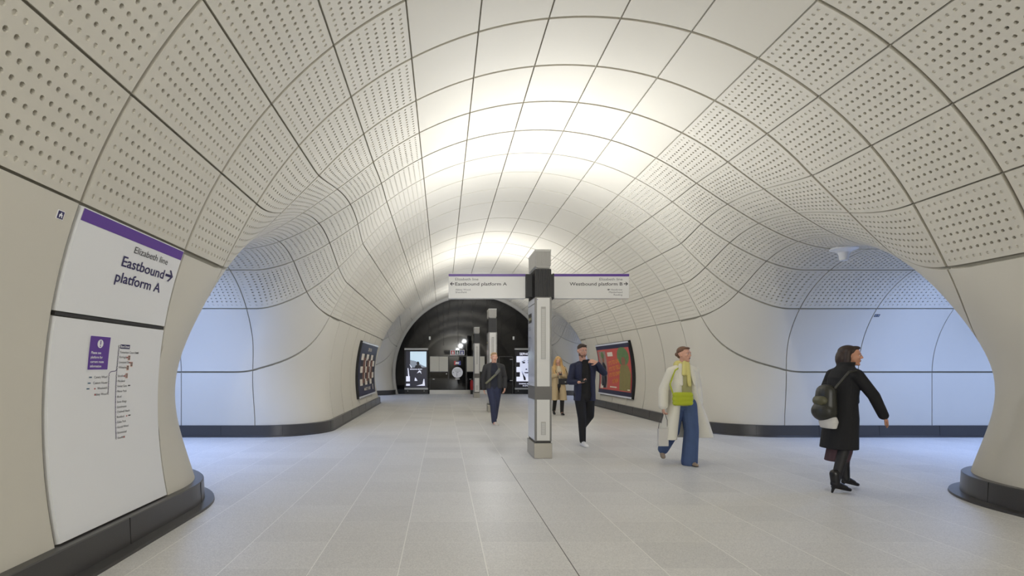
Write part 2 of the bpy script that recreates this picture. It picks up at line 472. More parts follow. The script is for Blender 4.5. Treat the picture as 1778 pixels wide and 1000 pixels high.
for sx, side in ((-1, 'left'), (1, 'right')):
    runs = []
    y0 = JY[0]; y1 = JY[1]
    near = [(PASS_X, -RP)] + [(x, -y) for x, y in corner[::-1]] + [(floor_x(), BACK_Y-y0)]
    runs.append((y0, near, SKN))
    mid = [(PASS_X, RP)] + corner[::-1] + [(x, (y1-y0)-y) for x, y in corner] + [(PASS_X, y1-y0-RP)]
    runs.append((y0, mid, SK))
    runs.append((y1, [(PASS_X, RP)] + corner[::-1] + [(floor_x(), END_Y-y1)], SK))
    for yy, path, prof in runs:
        # resample long straights so seams can sit on them
        P = [(XC+sx*x, yy+y) for x, y in path]
        def tow(p, yy=yy, path=path):
            lx = abs(p[0]-XC); 
            ja = min(JY, key=lambda q: abs(q-p[1]))
            return (XC, p[1]) if lx < floor_x()+.4 else (p[0], ja)
        N = path_normals(P, tow)
        N[0] = N[1] if False else N[0]
        o = extrude_path('baseboard_'+side, P, prof, M_SKIRT, N)
        # seams between the stone lengths
        mb = MB(); acc_len = 0; nxt = .45
        for i in range(len(P)-1):
            a, b = Vector(P[i]), Vector(P[i+1]); L = (b-a).length
            while nxt < acc_len+L:
                t = (nxt-acc_len)/L; c = a.lerp(b, t); n = Vector(N[i]).lerp(Vector(N[i+1]), t).normalized() if L < .5 else Vector((-(b-a).normalized().y, (b-a).normalized().x))
                if L >= .5 and n.dot(Vector(N[i])+Vector(N[i+1])) < 0: n = -n
                tt = Vector((n.y, -n.x))
                q = c+n*.0262; w = .0022
                mb.poly([(q.x-tt.x*w, q.y-tt.y*w, .03), (q.x+tt.x*w, q.y+tt.y*w, .03), (q.x+tt.x*w-n.x*.007, q.y+tt.y*w-n.y*.007, .232), (q.x-tt.x*w-n.x*.007, q.y-tt.y*w-n.y*.007, .232)], (n.x*.005, n.y*.005, 0))
                nxt += 1.2
            acc_len += L
        s = mb.build('seam', M_SEAM, o)
# ------------------------------------------------------------------ floor
def floor_material():
    m = mat('terrazzo_tile', (190, 184, 177), .34, spec=.5); nt = m.node_tree; b = nt.nodes['Principled BSDF']
    N = nt.nodes.new; Lk = nt.links.new
    tc = N('ShaderNodeTexCoord'); sp = N('ShaderNodeSeparateXYZ'); Lk(tc.outputs['Object'], sp.inputs[0])
    def math_(op, a, bb=None, clamp=False):
        n = N('ShaderNodeMath'); n.operation = op; n.use_clamp = clamp
        for i, x in enumerate((a, bb)):
            if x is None: continue
            if isinstance(x, (int, float)): n.inputs[i].default_value = x
            else: Lk(x, n.inputs[i])
        return n.outputs[0]
    def joint(coord, pitch, off, half):
        t = math_('DIVIDE', math_('SUBTRACT', coord, off), pitch)
        fr = math_('SUBTRACT', t, math_('FLOOR', math_('ADD', t, .5)))
        d = math_('MULTIPLY', math_('ABSOLUTE', fr), pitch)
        return math_('LESS_THAN', d, half), math_('FLOOR', math_('ADD', t, 0.0))
    jx, ix = joint(sp.outputs['X'], .609, .3045, .0032)
    jy, iy = joint(sp.outputs['Y'], .532, 3.52, .0022)
    # per-tile tone
    cmb = N('ShaderNodeCombineXYZ'); Lk(ix, cmb.inputs[0]); Lk(iy, cmb.inputs[1])
    wn = N('ShaderNodeTexWhiteNoise'); wn.noise_dimensions = '2D'; Lk(cmb.outputs[0], wn.inputs['Vector'])
    tone = math_('ADD', math_('MULTIPLY', wn.outputs['Value'], .10), .94)
    # terrazzo chips
    v = N('ShaderNodeTexVoronoi'); v.inputs['Scale'].default_value = 130; Lk(tc.outputs['Object'], v.inputs['Vector'])
    sepc = N('ShaderNodeSeparateColor'); Lk(v.outputs['Color'], sepc.inputs[0])
    chip = math_('ADD', math_('MULTIPLY', sepc.outputs[0], .22), .88)
    nz = N('ShaderNodeTexNoise'); nz.inputs['Scale'].default_value = 1.1; nz.inputs['Detail'].default_value = 3; Lk(tc.outputs['Object'], nz.inputs['Vector'])
    big = math_('ADD', math_('MULTIPLY', nz.outputs['Fac'], .08), .96)
    k = math_('MULTIPLY', math_('MULTIPLY', tone, chip), big)
    sc = N('ShaderNodeVectorMath'); sc.operation = 'SCALE'; sc.inputs[0].default_value = lin((217, 215, 211)); Lk(k, sc.inputs['Scale'])
    mx = N('ShaderNodeMix'); mx.data_type = 'RGBA'; Lk(math_('MULTIPLY', jx, .9), mx.inputs['Factor']); Lk(sc.outputs[0], mx.inputs['A']); mx.inputs['B'].default_value = lin((248, 246, 240))+(1,)
    mx2 = N('ShaderNodeMix'); mx2.data_type = 'RGBA'; Lk(math_('MULTIPLY', jy, .45), mx2.inputs['Factor']); Lk(mx.outputs['Result'], mx2.inputs['A']); mx2.inputs['B'].default_value = lin((248, 246, 240))+(1,)
    # dark movement joint on one line, pale strip across
    dj = math_('MULTIPLY', math_('LESS_THAN', math_('ABSOLUTE', math_('SUBTRACT', sp.outputs['X'], .9135)), .004), math_('LESS_THAN', sp.outputs['Y'], 7.9))
    mx3 = N('ShaderNodeMix'); mx3.data_type = 'RGBA'; Lk(dj, mx3.inputs['Factor']); Lk(mx2.outputs['Result'], mx3.inputs['A']); mx3.inputs['B'].default_value = lin((84, 80, 76))+(1,)
    pj = math_('MULTIPLY', math_('LESS_THAN', math_('ABSOLUTE', math_('SUBTRACT', sp.outputs['Y'], 13.3)), .035), .6)
    mx4 = N('ShaderNodeMix'); mx4.data_type = 'RGBA'; Lk(pj, mx4.inputs['Factor']); Lk(mx3.outputs['Result'], mx4.inputs['A']); mx4.inputs['B'].default_value = lin((226, 222, 214))+(1,)
    Lk(mx4.outputs['Result'], b.inputs['Base Color'])
    rg = math_('ADD', math_('MULTIPLY', sepc.outputs[1], .1), .36); Lk(rg, b.inputs['Roughness'])
    return m
mb = MB(); mb.box(XC-PASS_X, XC+PASS_X, BACK_Y, END_Y+.1, -.2, 0)
o = mb.build('floor', floor_material()); o['kind'] = 'structure'
# ------------------------------------------------------------------ camera
cam = bpy.data.cameras.new('camera'); co = bpy.data.objects.new('camera', cam); COL.objects.link(co)
cam.sensor_width = 36; cam.sensor_fit = 'HORIZONTAL'; cam.lens = 880/1778*36
cam.shift_x = (889-769)/1778; cam.shift_y = (637-500)/1778
co.location = (0, 0, EYE); co.rotation_euler = (PI/2, 0, 0); cam.clip_start = .05; cam.clip_end = 200
SC.camera = co
SC.view_settings.view_transform = 'Standard'; SC.view_settings.look = 'None'; SC.view_settings.gamma = 1
SC.view_settings.exposure = 0
# ------------------------------------------------------------------ text and flat graphics
_TXT = {}
def text_geo(body, cap=None, width=None, align='LEFT', bold=0.0, spacing=1.0):
    """2D verts (x,y) with baseline at y=0, faces"""
    key = (body, bold, spacing)
    if key not in _TXT:
        cu = bpy.data.curves.new('lettering', 'FONT'); cu.body = body; cu.size = 1; cu.offset = bold; cu.space_character = spacing
        cu.resolution_u = 3
        ob = bpy.data.objects.new('lettering', cu); COL.objects.link(ob)
        dg = bpy.context.evaluated_depsgraph_get(); me = bpy.data.meshes.new_from_object(ob.evaluated_get(dg))
        V = np.array([v.co[:2] for v in me.vertices]).reshape(-1, 2); F = [tuple(p.vertices) for p in me.polygons]
        bpy.data.objects.remove(ob); bpy.data.curves.remove(cu); bpy.data.meshes.remove(me)
        _TXT[key] = (V, F)
    V, F = _TXT[key]; V = V.copy()
    x0, x1 = V[:, 0].min(), V[:, 0].max(); V[:, 0] -= x0; w = x1-x0
    s = (cap or .05)/.729
    sx = width/w if width else s
    V[:, 0] *= sx; V[:, 1] *= s; w *= sx
    V[:, 0] -= {'LEFT': 0, 'RIGHT': w, 'CENTER': w/2}[align]
    return V, F
class Flat:
    """2-D graphics (a, b) later mapped onto a surface by a function (a, b, lift) -> xyz"""
    def __init__(s): s.V = []; s.F = []
    def add(s, V, F):
        n = len(s.V); s.V += [tuple(v) for v in V]; s.F += [tuple(i+n for i in f) for f in F]; return s
    def rect(s, a0, a1, b0, b1, nb=6, na=1):
        nb = max(1, nb); n = len(s.V)
        for i in range(na+1):
            for j in range(nb+1): s.V.append((a0+(a1-a0)*i/na, b0+(b1-b0)*j/nb))
        for i in range(na):
            for j in range(nb):
                p = n+i*(nb+1)+j; s.F.append((p, p+nb+1, p+nb+2, p+1))
        return s
    def poly(s, pts): return s.add(pts, [tuple(range(len(pts)))])
    def disc(s, a, b, ra, rb=None, n=24):
        rb = rb or ra; return s.poly([(a+ra*math.cos(2*PI*i/n), b+rb*math.sin(2*PI*i/n)) for i in range(n)])
    def line(s, pts, w):
        for (x0, y0), (x1, y1) in zip(pts[:-1], pts[1:]):
            d = math.hypot(x1-x0, y1-y0) or 1; nx, ny = -(y1-y0)/d*w/2, (x1-x0)/d*w/2
            s.poly([(x0+nx, y0+ny), (x0-nx, y0-ny), (x1-nx, y1-ny), (x1+nx, y1+ny)])
        return s
    def text(s, body, a, b, cap, align='LEFT', width=None, bold=0.0, rot=0.0, spacing=1.0):
        V, F = text_geo(body, cap, width, align, bold, spacing)
        if rot: c, q = math.cos(rot), math.sin(rot); V = np.stack([V[:, 0]*c-V[:, 1]*q, V[:, 0]*q+V[:, 1]*c], -1)
        return s.add(V+np.array([a, b]), F)
    def arrow(s, a, b, L, w, d=1):
        """arrow pointing d along a, tip at a"""
        h = L*.42
        s.line([(a-d*L, b), (a-d*w*.6, b)], w)
        for q in (1, -1): s.poly([(a, b), (a-d*w*.75, b+q*w*.75), (a-d*h-d*w*.0, b+q*h), (a-d*h-d*w*1.15, b+q*h), (a-d*w*1.1, b)])
        return s
    def build(s, name, fn, lift, m, parent=None, label=None):
        V = [fn(a, b, lift) for a, b in s.V]
        me = bpy.data.meshes.new(name); me.from_pydata(V, [], s.F); me.materials.append(m)
        o = bpy.data.objects.new(name, me); link(o, parent)
        if label: o['label'] = label
        return o
def slab(fn, a0, a1, b0, b1, l0, l1, na, nb, name, m, parent=None):
    """solid curved slab between lifts l0 (back) and l1 (front)"""
    V = []; F = []; k = (na+1)*(nb+1)
    for l in (l0, l1):
        for i in range(na+1):
            for j in range(nb+1): V.append(fn(a0+(a1-a0)*i/na, b0+(b1-b0)*j/nb, l))
    g = lambda i, j, t: t*k+i*(nb+1)+j
    for i in range(na):
        for j in range(nb):
            F.append((g(i, j, 1), g(i+1, j, 1), g(i+1, j+1, 1), g(i, j+1, 1))); F.append((g(i, j, 0), g(i, j+1, 0), g(i+1, j+1, 0), g(i+1, j, 0)))
    for i in range(na):
        for j in (0, nb): F.append((g(i, j, 0), g(i+1, j, 0), g(i+1, j, 1), g(i, j, 1)) if j == 0 else (g(i, j, 0), g(i, j, 1), g(i+1, j, 1), g(i+1, j, 0)))
    for j in range(nb):
        for i in (0, na): F.append((g(i, j, 0), g(i, j, 1), g(i, j+1, 1), g(i, j+1, 0)) if i == 0 else (g(i, j, 0), g(i, j+1, 0), g(i, j+1, 1), g(i, j, 1)))
    me = bpy.data.meshes.new(name); me.from_pydata(V, [], F); me.materials.append(m)
    bm = bmesh.new(); bm.from_mesh(me); bmesh.ops.recalc_face_normals(bm, faces=bm.faces); bm.to_mesh(me); bm.free()
    me.polygons.foreach_set('use_smooth', [True]*len(me.polygons)); me.set_sharp_from_angle(angle=math.radians(40))
    o = bpy.data.objects.new(name, me); return link(o, parent)
def LW(y, s, l):
    """left wall: along y, arc length s above the springing, lift into the room"""
    th = PI/2-s/RM; r = RM-l
    return (XC-r*math.sin(th), y, ZC+r*math.cos(th))
def RW(y, s, l):
    th = PI/2-s/RM; r = RM-l
    return (XC+r*math.sin(th), y, ZC+r*math.cos(th))
def sz(z): return math.asin((z-ZC)/RM)*RM
def shift(fn, o):
    """make world mapping local to an empty at o"""
    return lambda a, b, l: tuple(p-q for p, q in zip(fn(a, b, l), o))
M_WHITE = mat('white_glass', (236, 236, 236), .12, spec=.5)
M_PURPLE = mat('purple_vinyl', (98, 62, 152), .3)
M_INK = mat('dark_blue_ink', (34, 24, 84), .4)
M_INK2 = mat('charcoal_ink', (44, 42, 46), .4)
M_GREY = mat('grey_ink', (120, 118, 122), .4)
M_PRINTW = mat('white_print', (238, 237, 240), .4)
M_BLACK = mat('black_frame', (16, 16, 17), .35)
M_ALU = mat('brushed_aluminium', (168, 168, 166), .38, metal=.6)
M_RED = mat('red_print', (196, 60, 52), .4)
# ------------------------------------------------------------------ sign panels on the near left wall
PY0, PY1 = 3.279, 4.602
S_TOP = (90-6.5*10.8)/180*PI*RM; S_MID = sz(1.76); S_BOT = sz(.245)
c0 = LW(3.94, sz(2.1), 0)
sg = empty('wayfinding_sign', c0, label='large white curved wall sign with purple top band pointing to Eastbound platform A', cat='sign')
f = shift(LW, c0)
slab(f, PY0+.024, PY1-.022, S_MID+.008, S_TOP-.012, -.03, .006, 1, 14, 'panel', M_WHITE, sg)
Flat().rect(PY0+.03, PY1-.028, S_TOP-.10, S_TOP-.02).build('colour_band', f, .008, M_PURPLE, sg, 'purple top band')
Flat().text('Elizabeth line', 4.39, sz(2.285), .054, 'RIGHT', .47).build('lettering', f, .009, M_INK2, sg, 'thin dark lettering Elizabeth line')
for w_, z_, wd in (('Eastbound', 2.165, .57), ('platform A', 2.045, .60)):
    Flat().text(w_, 4.39, sz(z_), .082, 'RIGHT', wd, .012).build('lettering', f, .009, M_INK, sg, 'bold dark blue lettering '+w_)
Flat().arrow(4.53, sz(2.205), .12, .022).build('arrow', f, .009, M_INK, sg)
slab(f, PY0+.02, PY1-.02, S_MID-.022, S_MID+.002, -.03, .0, 1, 1, 'joint_strip', mat('dark_strip', (40, 38, 36), .6), sg)
c1 = LW(3.94, sz(1.1), 0)
lm = empty('line_diagram_panel', c1, label='white curved wall panel below the wayfinding sign with station line diagram and purple notice', cat='map')
f = shift(LW, c1)
slab(f, PY0+.024, PY1-.022, S_BOT, S_MID-.028, -.03, .006, 1, 20, 'panel', M_WHITE, lm)
nt_ = Flat().rect(3.645, 3.875, sz(1.375), sz(1.632)).build('notice', f, .0085, M_PRINTW, lm, 'purple notice with white border and exclamation mark')
Flat().rect(3.651, 3.869, sz(1.381), sz(1.626)).build('notice_field', f, .010, M_PURPLE, nt_)
Flat().disc(3.76, sz(1.573), .032, .032).build('notice_disc', f, .0115, M_PRINTW, nt_)
Flat().rect(3.7555, 3.7645, sz(1.566), sz(1.597), 1).disc(3.76, sz(1.554), .0055).build('exclamation_mark', f, .013, M_PURPLE, nt_)
for i, w_ in enumerate(('Please see', 'platform for', 'current route', 'information')): Flat().text(w_, 3.672, sz(1.497-.033*i), .019, 'LEFT', None, .02).build('lettering', f, .012, M_PRINTW, nt_)
XL, XB = 3.985, 3.895
zr = lambda py: 1.4+(637-py)*.00453
rows = [('Tottenham Court Road', 611), ('Farringdon', 619.5), ('Liverpool Street', 628.5), ('Whitechapel', 637.5), ('Stratford', 652.5), ('Maryland', 661.5), ('Forest Gate', 670.5), ('Manor Park', 679.5), ('Ilford', 689), ('Seven Kings', 698), ('Goodmayes', 707), ('Chadwell Heath', 715.5), ('Romford', 724.5), ('Gidea Park', 733.5), ('Harold Wood', 742.5), ('Brentwood', 752), ('Shenfield', 761)]
left = [('Canary Wharf', 653.5), ('Custom House', 663), ('Woolwich', 672), ('Abbey Wood', 682)]
for n_, py in rows: Flat().text(n_, XL+.018, sz(zr(py))-.009, .0185).build('station_name', f, .0085, M_INK2, lm)
for n_, py in left: Flat().text(n_, XB-.018, sz(zr(py))-.009, .0185, 'RIGHT').build('station_name', f, .0085, M_INK2, lm)
ln = Flat().rect(XL-.0028, XL+.0028, sz(zr(761)), sz(zr(601)), 14).rect(XB-.0028, XB+.0028, sz(zr(682)), sz(zr(648)), 3)
ln.line([(XB, sz(zr(648.5))), (XB+.012, sz(zr(645.8))), (XB+.03, sz(zr(644.6))), (XL-.02, sz(zr(644))), (XL-.006, sz(zr(642.5))), (XL, sz(zr(640)))], .0055)
for n_, py in rows[5:]: ln.rect(XL, XL+.008, sz(zr(py))-.0025, sz(zr(py))+.0025, 1)
ln.build('route_line', f, .0085, mat('route_ink', (74, 58, 110), .4), lm)
for a_, py in [(XL, q) for q in [601]+[r[1] for r in rows[:5]]+[670.5, 724.5, 761]]+[(XB, r[1]) for r in left]:
    st = Flat().disc(a_, sz(zr(py)), .0085, n=16).build('station_ring', f, .0095, M_INK2, lm); Flat().disc(a_, sz(zr(py)), .0058, n=16).build('ring_centre', f, .0105, M_PRINTW, st)
bs = Flat().rect(XL+.014, XL+.135, sz(zr(605)), sz(zr(597.5)), 1).build('station_plate', f, .0085, M_INK, lm, 'navy plate reading Bond Street')
Flat().text('Bond Street', XL+.02, sz(zr(603)), .0195, 'LEFT', .108, .02).build('lettering', f, .0095, M_PRINTW, bs)
M_SALMON = mat('salmon_print', (222, 186, 170), .4); M_TEAL = mat('teal_print', (70, 104, 128), .4)
for a0, py, wd in ((.225, 611, .03), (.16, 724.5, .03), (.15, 670.5, .03)): Flat().rect(XL+a0, XL+a0+wd, sz(zr(py))-.004, sz(zr(py))+.004, 1).build('line_bar', f, .0098, M_INK2, lm)
for a0, py in ((.125, 619.5), (.165, 631), (.118, 637.5), (.112, 651.5)):
    pt = Flat().rect(XL+a0, XL+a0+.03, sz(zr(py))-.026, sz(zr(py))+.016, 1).build('line_patch', f, .0088, M_SALMON, lm)
    for q in range(3): Flat().rect(XL+a0+.003, XL+a0+.027, sz(zr(py))-.018+q*.011, sz(zr(py))-.012+q*.011, 1).build('line_bar', f, .0098, M_INK2, pt)
for a0, py in ((.105, 619.5), (.148, 628.5), (.092, 652.5), (.132, 724.5), (.09, 761)): Flat().text('=', XL+a0, sz(zr(py))-.012, .02, bold=.03).build('rail_symbol', f, .0095, M_RED, lm)
for a0, py in ((.16, 672), (.155, 682)): Flat().text('=', XB-a0, sz(zr(py))-.012, .02, bold=.03).build('rail_symbol', f, .0095, M_RED, lm)
for a0, py in ((.19, 653.5), (.2, 663), (.21, 672)): Flat().rect(XB-a0-.03, XB-a0, sz(zr(py))-.004, sz(zr(py))+.004, 1).build('line_bar', f, .0095, M_TEAL, lm)
# ------------------------------------------------------------------ small stickers
def sticker(name, fn, a, b, w, label, group=None):
    o = fn(a, b, 0); e = empty(name, o, label=label, cat='sticker')
    g = shift(fn, o)
    slab(g, a-w/2, a+w/2, b-w/2, b+w/2, .0, .003, 1, 1, 'plate', M_PRINTW, e)
    Flat().rect(a-w*.43, a+w*.43, b-w*.43, b+w*.43, 1).build('field', g, .0038, M_INK, e, 'dark blue field')
    k = w/10
    ic = Flat().disc(a+.3*k, b+2.0*k, k*.9).poly([(a-2*k, b-3*k), (a-2.3*k, b+.6*k), (a-.5*k, b+1.2*k), (a+2.4*k, b+.9*k), (a+2.6*k, b-3*k), (a+1.5*k, b-3*k), (a+.9*k, b-.8*k), (a-.1*k, b-.8*k), (a-.9*k, b-3*k)])
    ic.build('pictogram', g, .0046, M_PRINTW, e)
    return e
sticker('location_sticker', LW, 3.15, sz(2.345), .056, 'tiny square navy sticker with white pictogram beside the wayfinding sign')
def PW(a, b, l):
    al = b; r = RP-l
    return (a, JY[0]+r*math.sin(al), ZP+r*math.cos(al))
o = PW(8.36, math.acos((2.39-ZP)/RP), 0); e = empty('location_sticker', o, label='tiny dark sticker high on the pale blue wall of the right passage', cat='sticker')
gg = lambda a, b, l: tuple(p-q for p, q in zip(PW(8.36+a, math.acos((2.39-ZP)/RP)-b/RP, l), o))
slab(gg, -.05, .05, -.028, .028, 0, .003, 1, 1, 'plate', M_BLACK, e)
Flat().rect(-.042, -.006, -.018, .018, 1).rect(.006, .042, -.018, .018, 1).build('field', gg, .0038, mat('grey_field', (120, 128, 140), .4), e)
# ------------------------------------------------------------------ totems
M_SHAFT = mat('totem_frame', (128, 126, 122), .4, metal=.3); M_FACE = mat('totem_panel', (226, 225, 221), .35)
M_SIDE = mat('totem_glass', (222, 224, 228), .1); M_BASE = mat('stainless_plinth', (176, 172, 162), .32, metal=.55)
M_RIB = mat('black_louvre', (30, 28, 27), .45); M_HEAD = mat('totem_head', (184, 182, 177), .5); M_BAND = mat('totem_band', (112, 109, 105), .45)
M_CAP = mat('totem_cap', (205, 204, 199), .5)
TW, TD = .122, .60
def make_totem():
    r = empty('totem', (0, 0, 0))
    MB().box(-.143, .135, -.012, TD+.012, 0, .235, .006).build('plinth', M_BASE, r)
    s = MB().box(-.118, .118, .006, TD-.006, .235, .262).build('plinth_gap', M_RIB, r)
    MB().box(-TW-.006, TW+.006, 0, TD, .262, 2.47, .004).build('shaft', M_SHAFT, r)
    fp = MB().box(-.098, .098, -.007, .01, .275, .90, .003).box(-.098, .098, -.007, .01, 1.10, 2.455, .003)
    fp.build('front_panel', M_FACE, r)
    MB().box(-TW-.009, TW+.009, -.008, TD+.008, .90, 1.10, .002).build('band', M_BAND, r)
    for z0, z1 in ((1.52, 2.32), (.36, .56)):
        g = MB().box(-.036, .036, -.012, .0, z0, z1, .002).build('grille_frame', M_HEAD, r)
        sl = MB()
        for k in range(int((z1-z0-.02)/.02)): sl.box(-.026, .026, -.016, -.004, z0+.012+k*.02, z0+.022+k*.02)
        sl.build('grille_slats', M_FACE, g)
    for sx in (-1, 1):
        p = MB().box(sx*(TW+.004), sx*(TW+.012), .03, TD-.03, .275, .895).box(sx*(TW+.004), sx*(TW+.012), .03, TD-.03, 1.105, 2.36).box(sx*(TW+.004), sx*(TW+.012), .03, TD-.03, 2.375, 2.45).build('side_panel', M_SIDE, r)
        q = lambda a, b, l, sx=sx: (sx*(TW+.0125+l), (TD-a) if sx < 0 else a, b)
        Flat().rect(.06, .36, 2.10, 2.25, 1).build('sign_field', q, .001, M_RIB, p)
        Flat().text('Way out', .085, 2.145, .055, 'LEFT', .25, .02).build('lettering', q, .002, mat('pale_yellow_print', (240, 232, 170), .4), p)
        t = Flat()
        for b0, ws in ((2.02, ('Street level', 'Step-free exit')), (1.86, ('Platforms A B', 'Lifts')), (1.70, ('Station map', 'Toilets'))):
            for i, w_ in enumerate(ws): Flat().rect(.08, .08+.014*len(w_), b0-.035*i, b0-.035*i+.016, 1).build('small_print', q, .002, M_GREY, p)
    rb = MB().box(-.118, .118, .004, TD-.004, 2.47, 2.90)
    for k in range(9): rb.box(-.1245+.028*k, -.1245+.028*k+.014, -.006, .01, 2.475, 2.895)
    for sx in (-1, 1):
        for k in range(16): rb.box(sx*.115, sx*.127, .02+k*.036, .036+k*.036, 2.475, 2.895)
    rb.build('louvre_box', M_RIB, r)
    MB().box(-.1, .1, .03, TD-.03, 2.90, 2.945).build('neck', M_HEAD, r)
    hd = MB().box(-.122, .116, -.004, TD, 2.945, 3.165)
    for k in range(8): hd.box(-.11+.028*k, -.095+.028*k, -.012, .0, 2.96, 3.15)
    hd.poly([(-.122, 0, 2.945), (-.122, TD, 2.945), (-.09, TD, 2.915), (-.09, 0, 2.915)], (.2, 0, 0))
    hd.build('head', M_HEAD, r)
    cp = MB().box(-.125, .119, -.012, .02, 3.165, 3.195).box(-.125, .119, TD-.02, TD+.008, 3.165, 3.195).box(-.125, -.10, -.012, TD, 3.165, 3.195).box(.094, .119, -.012, TD, 3.165, 3.195)
    cp.build('cap_rim', M_CAP, r)
    MB().box(-.10, .094, .02, TD-.02, 3.165, 3.172).build('lamp_lens', mat('lamp_lens', (255, 247, 232), .5, emit=14), r)
    MB().box(-.096, -.084, -.0085, -.006, 2.425, 2.437).build('emblem', M_PURPLE, r)
    return r
def kids(o): return [c for c in bpy.data.objects if c.parent == o]
def copy_tree(o, parent=None):
    c = o.copy(); COL.objects.link(c)
    if parent is not None: c.parent = parent
    for ch in kids(o): copy_tree(ch, c)
    return c
t1 = make_totem(); t2 = copy_tree(t1); t3 = copy_tree(t1)
TX = 1.535
t1.location = (TX, 7.75, 0); t2.location = (TX, 15.6, 0); t3.location = (TX, 22.85, 0)
tag(t1, 'nearest tall grey information totem with two white platform signs on arms', 'totem', 'information totems down the middle of the concourse')
tag(t2, 'second tall grey totem behind the nearest, beside the man in dark jacket', 'totem', 'information totems down the middle of the concourse')
tag(t3, 'farthest and smallest grey totem standing before the black end wall', 'totem', 'information totems down the middle of the concourse')
for sx, x0, x1 in ((-1, -1.445, -.232), (1, .215, 1.405)):
    MB().box(sx*.12, sx*.20, .22, .40, 2.50, 2.86, .004).build('sign_arm', M_RIB, t1)
    if sx > 0: MB().box(.195, .215, .22, .40, 2.47, 2.87).build('sign_bracket', M_RIB, t1)
    else: MB().box(-.232, -.195, .22, .40, 2.50, 2.86).build('sign_bracket', M_RIB, t1)
    p = MB().box(x0, x1, .25, .37, 2.482, 2.872, .004).build('sign_panel', mat('sign_white', (232, 231, 228), .3), t1)
    p['label'] = 'white sign board pointing left to Eastbound platform A' if sx < 0 else 'white sign board pointing right to Westbound platform B'
    q = lambda a, b, l: (a, .25-l, b)
    Flat().rect(x0, x1, 2.828, 2.868, 1).build('colour_band', q, .001, M_PURPLE, p)
    t = Flat(); sm = Flat(); bl = Flat()
    if sx < 0:
        bl.text('Elizabeth line', x0+.105, 2.765, .042, 'LEFT', .365)
        t.text('Eastbound platform A', x0+.105, 2.685, .052, 'LEFT', .815, .008); Flat().arrow(x0+.022, 2.711, .066, .013, -1).build('arrow', q, .0015, M_INK2, p)
        for w_, z_, wd in (('Abbey Wood', 2.606, .235), ('Shenfield', 2.566, .175)): Flat().text(w_, x0+.108, z_, .028, 'LEFT', wd).build('small_lettering', q, .0015, M_GREY, p)
    else:
        bl.text('Elizabeth line', x1-.105, 2.765, .042, 'RIGHT', .365)
        t.text('Westbound platform B', x1-.105, 2.685, .052, 'RIGHT', .835, .008); Flat().arrow(x1-.018, 2.711, .066, .013, 1).build('arrow', q, .0015, M_INK2, p)
        for w_, z_, wd in (('Heathrow', 2.606, .18), ('Maidenhead', 2.566, .21), ('Reading', 2.526, .135)): Flat().text(w_, x1-.108, z_, .028, 'RIGHT', wd).build('small_lettering', q, .0015, M_GREY, p)
        sm.poly([(x1-.325+.02*math.cos(a), 2.62+.012*math.sin(a)) for a in np.linspace(0, 2*PI, 9)[:-1]])
    bl.build('lettering', q, .0015, M_GREY, p); t.build('lettering', q, .0015, M_INK2, p)
    if sx > 0: sm.build('plane_symbol', q, .0015, M_GREY, p)
# ------------------------------------------------------------------ curved posters
M_NAVY = mat('navy_print', (40, 40, 66), .35); M_POSTR = mat('coral_print', (202, 88, 78), .35); M_YEL = mat('amber_print', (232, 170, 60), .4)
M_SKIN1 = mat('print_skin', (150, 100, 78), .5); M_GREEN = mat('print_green', (98, 128, 80), .5, noise=.35, nscale=9); M_OLIVE = mat('print_olive', (136, 126, 76), .5, noise=.2, nscale=6)
M_STRIP = mat('poster_strip', (226, 228, 236), .25); M_CREAM = mat('cream_print', (232, 222, 206), .4); M_BRONZE = mat('bronze_print', (126, 84, 66), .4, noise=.25, nscale=14); M_PK = mat('black_print', (24, 22, 26), .35)
def poster(fn, ya, yb, s0, s1, label):
    o = fn((ya+yb)/2, (s0+s1)/2, 0); e = empty('curved_poster', o, label=label, cat='poster')
    f = shift(fn, o)
    slab(f, ya, yb, s0, s1, -.01, .075, 2, 14, 'frame', M_BLACK, e)
    slab(f, ya+.02, yb-.02, s1-.055, s1-.005, .07, .085, 2, 2, 'top_strip', M_STRIP, e)
    slab(f, ya+.02, yb-.02, s0+.005, s0+.055, .07, .085, 2, 2, 'bottom_strip', M_STRIP, e)
    return e, f
S0, S1 = sz(.44), sz(2.19)
# right: coral poster; read from the room so the writing runs from far to near
e, f0 = poster(RW, 14.85, 18.05, S0, S1, 'coral red curved poster with two figures and amber writing on the right wall')
L = 3.2; f = lambda a, b, l: f0(18.05-a, S0+b, l); H = S1-S0
Flat().rect(.05, L-.05, .06, H-.06, 14).build('print_border', f, .078, M_NAVY, e)
Flat().rect(.09, L-.09, .19, H-.19, 14).build('print', f, .080, M_POSTR, e)
Flat().rect(.2, .92, .24, H-.25, 12).build('doorway', f, .082, mat('print_grey', (160, 140, 130), .5, noise=.2, nscale=5), e)
fig = Flat().poly([(.36, .25), (.34, .75), (.38, 1.05), (.5, 1.14), (.66, 1.12), (.82, .98), (.84, .5), (.8, .25)])
fig.build('printed_figure', f, .084, M_PK, e, 'figure in black'); Flat().disc(.58, 1.24, .1, .12).build('printed_face', f, .085, M_SKIN1, e); Flat().disc(.57, 1.38, .15, .12).build('printed_leaves', f, .086, M_GREEN, e)
Flat().rect(.22, .52, .22, .36, 2).build('printed_box', f, .087, M_CREAM, e)
Flat().rect(1.1, 1.62, H-.44, H-.30, 2).build('heading_block', f, .083, M_CREAM, e)
for i, w_ in enumerate(("IT'S TO LIVE", "IT'S TO TELL", "IT'S TO OWN", "OUT NOW")): Flat().text(w_, 1.12+(.3 if i == 3 else 0), 1.02-.2*i, .13, 'LEFT', 1.05 if i < 3 else .55, .01, .1).build('lettering', f, .084, M_YEL, e)
